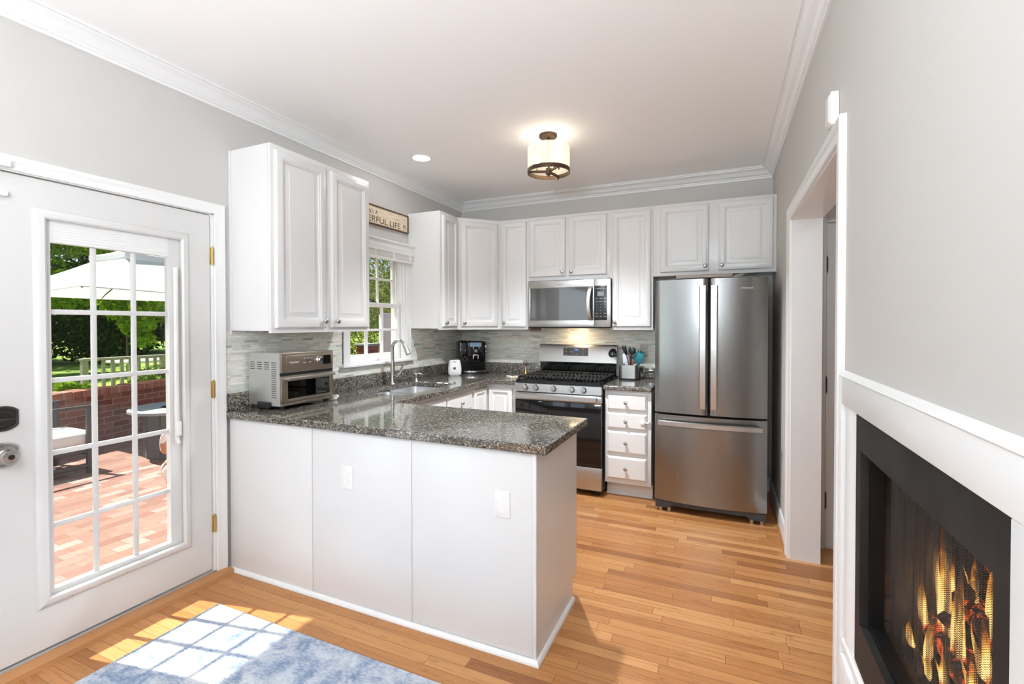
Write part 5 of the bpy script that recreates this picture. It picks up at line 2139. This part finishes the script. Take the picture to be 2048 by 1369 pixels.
def log(a, b, r, label):
    g = G()
    a, b = Vector(a), Vector(b)
    pts = [a.lerp(b, k / 8) + Vector((random.uniform(-.006, .006), random.uniform(-.006, .006), random.uniform(-.006, .006))) for k in range(9)]
    g.tube(pts, [r * random.uniform(0.86, 1.08) for _ in pts], 14)
    return tag(g.build('fire_log', 'log'), label, 'log', 'logs burning in the fireplace')


log((W + 0.150, -3.44, ft + 0.085), (W + 0.155, -2.87, ft + 0.085), 0.040, 'charred front log lying across the grate under the flames')
log((W + 0.290, -3.44, ft + 0.088), (W + 0.280, -2.88, ft + 0.086), 0.043, 'charred back log lying across the grate behind the flames')
log((W + 0.215, -3.36, ft + 0.165), (W + 0.205, -2.90, ft + 0.168), 0.036, 'glowing log resting on top of the two lower logs')
log((W + 0.13, -3.00, ft + 0.155), (W + 0.29, -2.86, ft + 0.30), 0.016, 'thin glowing stick leaning up at the far end of the fire')
fire = thing('fire', (W + 0.2, -3.2, ft + 0.1), 'bright orange flames rising from the logs behind the mesh', 'fire')
fl = [(0.15, -3.00, 0.09, 0.030, 0.20), (0.17, -3.09, 0.12, 0.044, 0.40), (0.16, -3.20, 0.10, 0.046, 0.33), (0.23, -3.05, 0.14, 0.036, 0.27), (0.18, -3.30, 0.10, 0.040, 0.24),
      (0.14, -3.37, 0.08, 0.032, 0.20), (0.13, -3.13, 0.06, 0.030, 0.15), (0.12, -3.25, 0.05, 0.026, 0.14), (0.15, -3.44, 0.08, 0.030, 0.19), (0.24, -3.15, 0.14, 0.046, 0.32),
      (0.115, -3.04, 0.05, 0.024, 0.11), (0.11, -3.18, 0.04, 0.026, 0.10), (0.115, -3.32, 0.04, 0.026, 0.11), (0.21, -2.97, 0.16, 0.024, 0.18), (0.22, -3.26, 0.14, 0.036, 0.30)]
for dx, y, dz, r, h in fl:
    y, r, h = -2.90 + (y + 3.0) * 0.78, r * 0.62, h * 0.82
    dx -= 0.03
    g = G()
    ph = random.uniform(0, 6)
    for lean, hh, rr_, oy in ((0.0, 1.0, 1.0, 0.0), (0.9, 0.62, 0.62, 0.55), (-0.8, 0.48, 0.6, -0.6)):
        pts, rs = [], []
        for k in range(17):
            u = k / 16
            w = r * (0.8 * math.sin(ph + oy * 3 + u * 5.0) * u + lean * 0.8 * u * u + oy)
            pts.append((W + dx + 0.012 * math.sin(ph + u * 3 + oy), y + w, ft + dz + h * hh * u))
            rs.append(max(r * rr_ * math.sin(math.pi * min(u * 0.72 + 0.24, 1)) * (1 - u) ** 0.75, 0.0005))
        g.tube(pts, rs, 12)
    g.v = [(W + dx + (x - W - dx) * 0.5, yy, z) for x, yy, z in g.v]
    g.build('flame', 'flame', fire)
pl = bpy.data.lights.new('fire_light', 'POINT')
pl.energy = 0.9
pl.color = (1.0, 0.45, 0.12)
pl.shadow_soft_size = 0.06
po = bpy.data.objects.new('fire_light', pl)
COL.objects.link(po)
po.location = (W + 0.10, -3.15, ft + 0.33)

# ================================================================== OUTSIDE
PZ = -0.12
g = G()
g.box(-5.6, -0.151, -11.0, 6.0, PZ - 0.2, PZ)
struct(g.build('patio', 'patio', smooth=False), 'sunlit red brick patio outside the glass door', 'patio')
g = G()
n_ = 14
vs_, fs = [], []
for i in range(n_ + 1):
    x = -4.9 - 45 * (i / n_) ** 1.5
    for j in range(n_ + 1):
        y = -25 + 70 * j / n_
        z = PZ - 0.03 + 0.0035 * max(0, -x - 12) ** 1.55 + 0.03 * math.sin(x * 0.9) * math.cos(y * 0.6)
        if x > -6:
            z = PZ - 0.05
        vs_.append((x, y, z))
for i in range(n_):
    for j in range(n_):
        a = i * (n_ + 1) + j
        fs.append((a, a + 1, a + n_ + 2, a + n_ + 1))
g.add(vs_, fs)
struct(g.build('lawn', 'lawn'), 'sunny grass rising behind the garden wall', 'lawn')
g = G()
g.box(-0.735, -0.152, -9.5, -2.25, 2.62, 2.78)
g.box(-0.765, -0.735, -9.5, -2.25, 2.60, 2.80)
g.box(-0.50, -0.152, -2.25, 1.0, 2.62, 2.78)
g.box(-0.53, -0.50, -2.25, 1.0, 2.60, 2.80)
struct(g.build('roof_eave', 'trim', smooth=False), 'white house eave above the glass door, outside', 'eave')
# garden wall
wd = Vector((-4.848 + 4.485, -0.152 + 1.629, 0)).normalized()
wn_ = Vector((wd.y, -wd.x, 0))
A0 = Vector((-4.485, -1.629, 0)) - wd * 5.0
A1 = Vector((-4.485, -1.629, 0)) + wd * 4.2
g = G()
q = [A0, A1, A1 - wn_ * 0.22, A0 - wn_ * 0.22]
g.prism([(p.x, p.y) for p in q], PZ, 0.520)
gw = struct(g.build('garden_wall', 'brick_wall', smooth=False), 'low red brick garden wall round the patio', 'wall')
g = G()
k, tot = 0.0, (A1 - A0).length
while k < tot - 0.11:
    a = A0 + wd * (k + 0.003)
    b = A0 + wd * (k + 0.103)
    o1, o2 = random.uniform(0.0, 0.022), random.uniform(0.0, 0.02)
    zt = 0.598 + random.uniform(-0.006, 0.008)
    q = [a + wn_ * (0.006 + o1), b + wn_ * (0.006 + o1), b - wn_ * (0.226 + o2), a - wn_ * (0.226 + o2)]
    g.prism([(p.x, p.y) for p in q], 0.5202, zt)
    k += 0.106
cpg = g.build('coping', 'brick_cap', gw, smooth=False)

# ---- garden armchair
GX0, GX1 = -4.06, -3.40
t = thing('garden_armchair', (-3.73, -2.1, PZ), 'charcoal garden armchair with a white seat cushion before the brick wall', 'armchair')
for x in (GX0, GX1):
    g = G()
    g.box(x - 0.022, x + 0.022, -2.52, -1.755, 0.556, 0.580, 0.003)
    g.build('armrest', 'charcoal', t)
    for y in (-2.49, -1.785):
        g = G()
        g.box(x - 0.020, x + 0.020, y - 0.022, y + 0.022, PZ, 0.5555, 0.003)
        g.build('leg', 'charcoal', t)
    g = G()
    g.box(x - 0.014, x + 0.014, -2.468, -1.807, PZ + 0.06, PZ + 0.10, 0.002)
    g.box(x - 0.014, x + 0.014, -2.468, -1.807, 0.10, 0.15, 0.002)
    g.build('side_rail', 'charcoal', t)
g = G()
g.box(GX0 + 0.02, GX1 - 0.02, -1.80, -1.77, 0.06, 0.16, 0.002)
for k in range(7):
    g.box(GX0 + 0.021, GX1 - 0.021, -2.46 + k * 0.093, -2.40 + k * 0.093, 0.130, 0.150, 0.002)
g.build('seat_frame', 'charcoal', t)
g = G()
g.box(GX0 + 0.02, GX1 - 0.02, -2.50, -2.47, 0.52, 0.80, 0.003)
g.box(GX0 + 0.02, GX1 - 0.02, -2.50, -2.47, 0.15, 0.20, 0.003)
for k in range(5):
    x = GX0 + 0.09 + k * 0.12
    g.box(x - 0.012, x + 0.012, -2.495, -2.475, 0.2, 0.52, 0.002)
g.build('backrest', 'charcoal', t)
g = G()
g.box(GX0 + 0.03, GX1 - 0.03, -2.43, -1.70, 0.152, 0.295, 0.045, 4)
g.build('seat_cushion', 'cushion', t)
g = G()
g.box(GX0 + 0.04, GX1 - 0.04, -2.465, -2.33, 0.30, 0.72, 0.05, 4)
g.build('back_cushion', 'cushion', t)

# ---- fire pit table
QX, QY = -3.37, -0.93
t = thing('fire_pit_table', (QX, QY, PZ), 'round grey fire pit table on a drum base by the brick wall', 'table')
g = G()
g.lathe([(0.16, 0.400), (0.46, 0.400), (0.475, 0.405), (0.475, 0.432), (0.465, 0.438), (0.30, 0.440), (0.295, 0.437), (0.285, 0.440), (0.165, 0.440), (0.16, 0.43)], (QX, QY, 0), n=56, capped=False)
g.build('tabletop', 'concrete', t)
g = G()
g.lathe([(0.16, 0.438), (0.155, 0.400), (0.10, 0.392), (0.001, 0.392)], (QX, QY, 0), n=32, capped=False)
bw = g.build('burner_bowl', 'black_matt', t)
g = G()
for k in range(60):
    a, r = random.uniform(0, 6.28), 0.125 * math.sqrt(random.random())
    g.ball((QX + r * math.cos(a), QY + r * math.sin(a), 0.405), 0.016, 0.013, 0.012, 8, 5)
o = g.build('fire_stones', simple('yellow_glass_stones', (0.42, 0.36, 0.08), 0.2), t)
o['kind'] = 'stuff'
g = G()
n = 12
for k in range(n):
    a0, a1 = 2 * math.pi * k / n + 0.02, 2 * math.pi * (k + 1) / n - 0.02
    q = [(QX + r * math.cos(a), QY + r * math.sin(a)) for r, a in ((0.33, a0), (0.33, a1), (0.30, a1), (0.30, a0))]
    g.prism(q, PZ + 0.02, 0.3995)
g.lathe([(0.315, PZ), (0.315, 0.399)], (QX, QY, 0), n=48)
g.build('base', simple('drum_grey', (0.11, 0.115, 0.115), 0.7), t)

# ---- dog, walking away from the door behind the right door stile
DX = -2.42
t = thing('dog', (DX, -1.35, PZ), 'white and tan dog walking past the fire pit table on the patio', 'dog')
J = {
    'pelvis': (DX, -1.52, 0.235, 0.098), 'loin': (DX, -1.38, 0.240, 0.088), 'chest': (DX, -1.20, 0.225, 0.108), 'shoulder': (DX, -1.10, 0.250, 0.092),
    'neck': (DX, -1.00, 0.335, 0.062), 'head': (DX, -0.92, 0.400, 0.066), 'muzzle': (DX, -0.83, 0.378, 0.036), 'nose': (DX, -0.785, 0.370, 0.026),
    'rump': (DX, -1.600, 0.245, 0.085), 't1': (DX + 0.02, -1.655, 0.315, 0.020), 't2': (DX + 0.07, -1.62, 0.37, 0.015), 't3': (DX + 0.11, -1.56, 0.41, 0.010)}
E_ = [('pelvis', 'loin'), ('loin', 'chest'), ('chest', 'shoulder'), ('shoulder', 'neck'), ('neck', 'head'), ('head', 'muzzle'), ('muzzle', 'nose'), ('pelvis', 'rump'), ('rump', 't1'), ('t1', 't2'), ('t2', 't3')]
for s, st in ((-1, 0.02), (1, -0.05)):
    p = 'L' if s < 0 else 'R'
    J.update({p + 'th': (DX + s * 0.062, -1.545, 0.150, 0.074), p + 'kn': (DX + s * 0.072, -1.48 + st, 0.075, 0.047), p + 'hk': (DX + s * 0.072, -1.615 + st, -0.005, 0.024),
              p + 'sh': (DX + s * 0.072, -1.605 + st, -0.075, 0.020), p + 'hp': (DX + s * 0.072, -1.575 + st, -0.100, 0.024), p + 'ht': (DX + s * 0.072, -1.545 + st, -0.104, 0.019),
              p + 'sl': (DX + s * 0.062, -1.13, 0.160, 0.054), p + 'el': (DX + s * 0.068, -1.15 - st, 0.085, 0.034), p + 'wr': (DX + s * 0.068, -1.12 - 2 * st, -0.02, 0.022),
              p + 'fp': (DX + s * 0.068, -1.11 - 2.4 * st, -0.098, 0.024), p + 'ft': (DX + s * 0.068, -1.08 - 2.4 * st, -0.104, 0.019)})
    E_ += [('pelvis', p + 'th'), (p + 'th', p + 'kn'), (p + 'kn', p + 'hk'), (p + 'hk', p + 'sh'), (p + 'sh', p + 'hp'), (p + 'hp', p + 'ht'),
           ('shoulder', p + 'sl'), (p + 'sl', p + 'el'), (p + 'el', p + 'wr'), (p + 'wr', p + 'fp'), (p + 'fp', p + 'ft')]


def skin(name, J, E_, root, mat, parent, levels=2):
    keys = list(J)
    org = Vector(parent['_w'])
    me = bpy.data.meshes.new(name)
    me.from_pydata([Vector(J[k][:3]) - org for k in keys], [(keys.index(a), keys.index(b)) for a, b in E_], [])
    o = bpy.data.objects.new(name + '_tmp', me)
    COL.objects.link(o)
    o.modifiers.new('skin', 'SKIN')
    for k, sv in zip(keys, me.skin_vertices[0].data):
        sv.radius = (J[k][3], J[k][3])
        sv.use_root = (k == root)
    ss = o.modifiers.new('sub', 'SUBSURF')
    ss.levels = ss.render_levels = levels
    bpy.context.view_layer.update()
    me2 = bpy.data.meshes.new_from_object(o.evaluated_get(bpy.context.evaluated_depsgraph_get()))
    bpy.data.objects.remove(o)
    me2.polygons.foreach_set('use_smooth', [True] * len(me2.polygons))
    me2.materials.clear()
    me2.materials.append(MT[mat])
    o2 = bpy.data.objects.new(name, me2)
    COL.objects.link(o2)
    o2.parent = parent
    o2['_w'] = parent['_w']
    return o2


skin('body', J, E_, 'pelvis', 'fur', t)
for s in (-1, 1):
    g = G()
    g.sweep([[(DX + s * (0.045 + a), -0.945 + b, zz), (DX + s * (0.052 + a), -0.945 + b, zz), (DX + s * (0.052 + a), -0.945 + b + w, zz), (DX + s * (0.045 + a), -0.945 + b + w, zz)] for a, b, w, zz in ((0.0, 0.0, 0.04, 0.445), (0.022, -0.01, 0.055, 0.42), (0.026, -0.005, 0.05, 0.38), (0.022, 0.01, 0.02, 0.345))])
    g.build('ear', simple('tan_fur', (0.35, 0.17, 0.07), 0.85), t)
    g = G()
    g.ball((DX + s * 0.034, -0.868, 0.418), 0.009)
    g.build('eye', 'black_gloss', t)
g = G()
g.ball((DX, -0.757, 0.378), 0.015, 0.010, 0.011)
g.build('nose', 'black_gloss', t)

# ---- cantilever umbrella over the patio corner
UXX, UYY, UZ = -5.5, -0.11, 1.865
t = thing('patio_umbrella', (UXX, UYY, PZ), 'big white cantilever umbrella with a vented top over the patio', 'umbrella')


def canopy(r0, z0, r1, z1, nseg, sag, hang, rot, sub=10):
    vs_, fs = [], []
    m = nseg * sub
    rows = 8
    for i in range(rows + 1):
        u = i / rows
        r = r0 + (r1 - r0) * u
        z = z0 + (z1 - z0) * u - 0.05 * math.sin(math.pi * u)
        for k in range(m):
            ph = (k % sub) / sub
            a0 = rot + 2 * math.pi * (k // sub) / nseg
            a1 = a0 + 2 * math.pi / nseg
            px = math.cos(a0) * (1 - ph) + math.cos(a1) * ph
            py = math.sin(a0) * (1 - ph) + math.sin(a1) * ph
            cave = 1 - 0.045 * math.sin(math.pi * ph) * (1 - u)
            vs_.append((UXX + r * px * cave, UYY + r * py * cave, z - sag * math.sin(math.pi * ph) * (1 - u)))
    for i in range(rows):
        for k in range(m):
            j = (k + 1) % m
            fs.append((i * m + k, i * m + j, (i + 1) * m + j, (i + 1) * m + k))
    o = len(vs_)
    for k in range(m):
        x, y, z = vs_[k]
        vs_.append((x, y, z - hang))
    for k in range(m):
        j = (k + 1) % m
        fs.append((k, o + k, o + j, j))
    g = G()
    g.add(vs_, fs)
    return g


rot = math.atan2(-1.493 - UYY, -4.2 - UXX)
canopy(1.90, UZ, 0.30, 2.53, 4, 0.02, 0.014, rot).build('canopy', 'canvas', t, fixn=False)
canopy(0.70, 2.435, 0.02, 2.70, 4, 0.02, 0.07, rot).build('vent_canopy', 'canvas', t, fixn=False)
for k in range(8):
    a = rot + math.pi / 4 * k
    e = 1.86 if k % 2 == 0 else 1.30
    g = G()
    g.tube([(UXX + e * math.cos(a), UYY + e * math.sin(a), UZ - 0.015), (UXX + e * 0.5 * math.cos(a), UYY + e * 0.5 * math.sin(a), 2.12), (UXX + 0.05 * math.cos(a), UYY + 0.05 * math.sin(a), 2.44)], 0.010, 8)
    g.build('rib', 'charcoal', t)
g = G()
g.cyl((UXX, UYY, 2.46), (UXX, UYY, 2.72), 0.028)
g.build('hub', 'charcoal', t)
g = G()
g.tube([(UXX, UYY, 2.70), (UXX + 0.2, UYY + 1.2, 2.86), (UXX + 0.3, UYY + 2.3, 2.60)], 0.03, 12)
g.build('arm', 'charcoal', t)
g = G()
g.cyl((UXX + 0.3, UYY + 2.3, PZ), (UXX + 0.3, UYY + 2.3, 2.75), 0.045)
g.build('mast', 'charcoal', t)
g = G()
g.box(UXX - 0.15, UXX + 0.75, UYY + 1.85, UYY + 2.75, PZ + 0.0002, PZ + 0.08, 0.01)
g.build('base', 'charcoal', t)

# ---- wooden rail, garden table, planters beyond the wall
t = thing('garden_railing', (-7.5, 0.63, PZ), 'weathered wooden railing with square balusters on the lawn behind the wall', 'railing')
g = G()
g.box(-7.56, -7.44, -0.05, 1.32, 0.785, 0.825, 0.004)
g.box(-7.52, -7.48, 0.03, 1.22, 0.06, 0.11, 0.004)
g.build('rails', 'grey_wood', t)
for k in range(10):
    y = 0.0 + 1.26 * k / 9
    w = 0.042 if k in (0, 9) else 0.022
    g = G()
    g.box(-7.5 - w, -7.5 + w, y - w, y + w, PZ - 0.05 if k in (0, 9) else 0.08, 0.785)
    g.build('post' if k in (0, 9) else 'baluster', 'grey_wood', t)
t = thing('garden_table', (-9.0, 1.95, PZ), 'pale garden table on the lawn just behind the wooden railing', 'table')
g = G()
g.box(-9.4, -8.6, 1.2, 2.6, 0.60, 0.65, 0.01)
g.build('tabletop', 'cushion', t)
for x in (-9.3, -8.7):
    for y in (1.3, 2.5):
        g = G()
        g.box(x - 0.03, x + 0.03, y - 0.03, y + 0.03, PZ - 0.04, 0.5995)
        g.build('leg', 'grey_wood', t)
t = thing('stone_planter', (-5.9, -1.33, PZ), 'grey stone planter pedestal behind the left end of the brick wall', 'planter')
g = G()
g.box(-6.08, -5.72, -1.53, -1.13, PZ - 0.05, 0.62, 0.012)
g.box(-6.11, -5.69, -1.56, -1.10, 0.62, 0.68, 0.012)
g.build('pedestal', simple('pale_stone', (0.42, 0.41, 0.39), 0.85), t)


# ---- leaves
def foliage(name, blobs, n, size, mat, parent=None, droop=0.0):
    """one crown: leaves scattered through overlapping ellipsoids, thicker towards their skins"""
    vs_, fs = [], []
    tot = sum(b[3] * b[4] * b[5] for b in blobs)
    for (cx, cy, cz, rx, ry, rz) in blobs:
        for _ in range(max(8, int(n * rx * ry * rz / tot))):
            while True:
                d = Vector((random.gauss(0, 1), random.gauss(0, 1), random.gauss(0, 1)))
                if d.length > 1e-3:
                    break
            d.normalize()
            r = random.random() ** 0.28 * random.uniform(0.85, 1.06)
            p = Vector((cx + d.x * rx * r, cy + d.y * ry * r, cz + d.z * rz * r))
            nv = (d + Vector((random.gauss(0, .7), random.gauss(0, .7), random.gauss(0.5, .7)))).normalized()
            u = nv.orthogonal().normalized()
            w = nv.cross(u)
            a = random.uniform(0, 6.283)
            u, w = u * math.cos(a) + w * math.sin(a), w * math.cos(a) - u * math.sin(a)
            s = size * random.uniform(0.6, 1.25)
            o = len(vs_)
            vs_ += [p - u * s, p - w * s * 0.42 + nv * s * 0.12, p + u * s, p + w * s * 0.42 + nv * s * 0.12]
            fs.append((o, o + 1, o + 2, o + 3))
    g = G()
    g.v = [tuple(v) for v in vs_]
    g.f = fs
    return g.build(name, mat, parent, smooth=False, fixn=False)


def tree(loc, blobs, n, size, mat, label, h, tr=0.15, cat='tree', name='leafy_tree', group=None):
    t = thing(name, loc, label, cat, group)
    foliage('foliage', blobs, n, size, mat, t)
    g = G()
    x, y, z = loc
    g.tube([(x, y, z - 0.05), (x + 0.04, y - 0.03, z + h * 0.5), (x - 0.03, y + 0.05, z + h)], [tr, tr * 0.8, tr * 0.45], 10)
    for k in range(5):
        b = blobs[k % len(blobs)]
        zz = z + h * (0.55 + 0.08 * k)
        g.tube([(x, y, zz), ((x + b[0]) / 2 + random.uniform(-.2, .2), (y + b[1]) / 2 + random.uniform(-.2, .2), (zz + b[2]) / 2 + 0.2), (b[0], b[1], b[2])], [tr * 0.4, tr * 0.25, tr * 0.08], 7)
    g.build('trunk', 'bark', t)
    return t


GTR = 'trees beyond the lawn'
LZ = PZ
tree((-24, 3.0, 0.1), [(-24, 2.6, 3.2, 3.0, 3.2, 3.2), (-24.5, -1.5, 4.2, 3, 3, 3.4), (-23.8, 3.4, 6.2, 2.8, 2.6, 3)], 13000, 0.21, 'leaf_dark', 'dark leafy tree beyond the lawn, seen in the left door panes', 4.5, 0.25, group=GTR)
tree((-25, 10.5, 0.2), [(-25, 9.8, 3.0, 3.0, 3.3, 3.0), (-25, 14.5, 4.0, 3, 3.2, 3.6), (-24.8, 9.4, 6.6, 2.8, 3.0, 3.2)], 13000, 0.21, 'leaf_dark', 'dark leafy tree beyond the lawn, seen in the right door panes', 4.5, 0.25, group=GTR)
tree((-17.5, 1.6, 0.0), [(-17.2, 2.2, 4.2, 1.9, 1.9, 1.5), (-17.0, 4.2, 4.9, 1.7, 1.8, 1.2), (-16.3, 2.9, 2.45, 1.3, 1.5, 0.75), (-16.2, 4.6, 2.75, 1.2, 0.9, 0.6), (-17.8, 0.4, 5.8, 2, 2, 1.5)], 10500, 0.13, 'leaf_bright', 'tall sunlit yellow green tree behind the umbrella at left', 4.6, 0.18, group=GTR)
tree((-18.5, 8.4, 0.0), [(-18.2, 7.9, 3.5, 1.7, 1.7, 1.2), (-17.6, 6.7, 2.5, 1.2, 1.1, 0.9), (-18.5, 9.5, 4.8, 2, 2, 1.6), (-17.4, 7.9, 1.7, 1.1, 1.2, 0.8)], 9500, 0.13, 'leaf_bright', 'sunlit bushy tree beyond the railing at right', 4.0, 0.18, group=GTR)
tree((-12.5, 3.2, 0.0), [(-12.4, 3.1, 1.95, 0.65, 0.60, 0.45), (-12.3, 3.35, 1.40, 0.45, 0.42, 0.36), (-12.4, 2.7, 2.5, 0.6, 0.6, 0.35), (-12.3, 3.5, 0.98, 0.34, 0.34, 0.22), (-12.4, 3.9, 2.2, 0.5, 0.5, 0.4)], 2600, 0.10, 'leaf_bright', 'bright young sapling standing on the lawn behind the railing', 2.4, 0.035, name='young_sapling')
tree((-21, 3.0, 0.1), [(-20, 2.2, 1.2, 0.8, 2.2, 1.3), (-20.1, 6.2, 1.1, 0.8, 2.4, 1.2), (-20.1, 10.4, 1.3, 0.8, 2.2, 1.4)], 9000, 0.15, 'leaf_dark', 'long dark thicket low before the trees at the back of the lawn', 1.2, 0.08, 'thicket', 'thicket')
tl = foliage('treeline', [(-44, -30 + 9.5 * k, 4.5 + 1.5 * math.sin(k * 2.1), 3.5, 6.5, 6.0) for k in range(11)], 24000, 0.42, 'leaf_dark')
tag(tl, 'dark distant treeline closing the view behind all the garden trees', 'treeline', kind='stuff')


def shrub(loc, blobs, n, size, mat, label, name='garden_shrub', cat='shrub', group=None, stem=0.3):
    t = thing(name, loc, label, cat, group)
    foliage('foliage', blobs, n, size, mat, t)
    g = G()
    x, y, z = loc
    for k in range(4):
        b = blobs[k % len(blobs)]
        g.tube([(x + 0.03 * k, y, z - 0.03), ((x + b[0]) / 2, (y + b[1]) / 2, z + stem), (b[0] + 0.1 * k - 0.15, b[1] + 0.07 * k, b[2])], [0.022, 0.016, 0.008], 6)
    g.build('stems', 'bark', t)
    return t


shrub((-6.05, 0.62, PZ - 0.05), [(-5.95, 0.35, 0.42, 0.28, 0.55, 0.33), (-6.15, 1.2, 0.44, 0.33, 0.6, 0.36)], 2600, 0.045, 'leaf_mid', 'leafy green shrub growing just behind the brick wall', stem=0.2)
shrub((-6.2, -0.78, PZ - 0.05), [(-6.2, -0.82, 0.42, 0.28, 0.22, 0.18), (-6.15, -0.58, 0.36, 0.25, 0.20, 0.18)], 900, 0.05, 'leaf_bright', 'low pale green plant between stone planter and railing', 'garden_plant', 'plant', stem=0.15)
pp = shrub((-5.9, -1.33, 0.681), [(-5.9, -1.33, 0.93, 0.11, 0.12, 0.11)], 260, 0.035, 'leaf_bright', 'small leafy plant in a grey pot on top of the stone planter', 'potted_plant', 'plant', stem=0.12)
g = G()
g.lathe([(0.07, 0.0), (0.10, 0.12), (0.105, 0.13), (0.095, 0.13), (0.085, 0.11), (0.001, 0.11)], (-5.9, -1.33, 0.6815), n=24, capped=False)
g.build('pot', 'concrete', pp)

# what the sink window looks out on
shrub((-7.0, 5.9, PZ - 0.05), [(-6.6, 5.2, 2.4, 1.3, 1.6, 2.3), (-7.4, 7.6, 2.8, 1.5, 1.8, 2.6), (-7.0, 3.9, 1.4, 0.8, 0.9, 1.3)], 15000, 0.055, 'leaf_holly', 'tall dense olive green hedge outside the sink window', 'tall_hedge', 'hedge', stem=0.8)
shrub((-4.6, 3.2, PZ - 0.05), [(-4.5, 2.84, 0.85, 0.36, 0.34, 0.45), (-5.2, 3.05, 1.18, 0.35, 0.45, 0.36)], 1900, 0.045, 'leaf_holly', 'round olive green bush before the tall hedge outside the sink window', stem=0.3)
t = thing('fence_panel', (-4.1, 4.35, PZ), 'beige boarded fence panel outside the sink window at right', 'fence')
g = G()
for k in range(8):
    y = 3.72 + k * 0.152
    g.box(-4.13, -4.105, y, y + 0.148, PZ - 0.02, 1.58)
g.build('boards', 'siding', t, smooth=False)
g = G()
g.box(-4.16, -4.085, 3.66, 3.72, PZ - 0.02, 1.62, 0.004)
g.box(-4.16, -4.085, 3.7202, 4.95, 1.5805, 1.66, 0.004)
g.build('frame', 'trim', t)
t = thing('brick_pier', (-4.25, 3.45, PZ), 'short brown brick pier outside the sink window, left of the fence panel', 'pier')
g = G()
g.box(-4.45, -4.15, 3.30, 3.64, PZ + 0.0002, 0.96)
g.build('shaft', 'brick_wall', t, smooth=False)
g = G()
g.box(-4.48, -4.12, 3.27, 3.655, 0.9602, 1.01, 0.01)
g.build('cap', 'concrete', t)
t = thing('utility_box', (-3.35, 2.45, PZ), 'grey metal utility box low outside the sink window', 'utility box')
g = G()
g.box(-3.6, -3.1, 2.15, 2.75, PZ + 0.0, 0.72, 0.02)
g.box(-3.62, -3.08, 2.13, 2.77, 0.72, 0.75, 0.01)
g.build('case', 'concrete', t)
g = G()
for k in range(10):
    g.box(-3.099, -3.092, 2.20, 2.70, PZ + 0.08 + k * 0.07, PZ + 0.11 + k * 0.07)
g.build('louvres', 'dark_grey', t, smooth=False)

for o in bpy.data.objects:
    if '_w' in o:
        del o['_w']
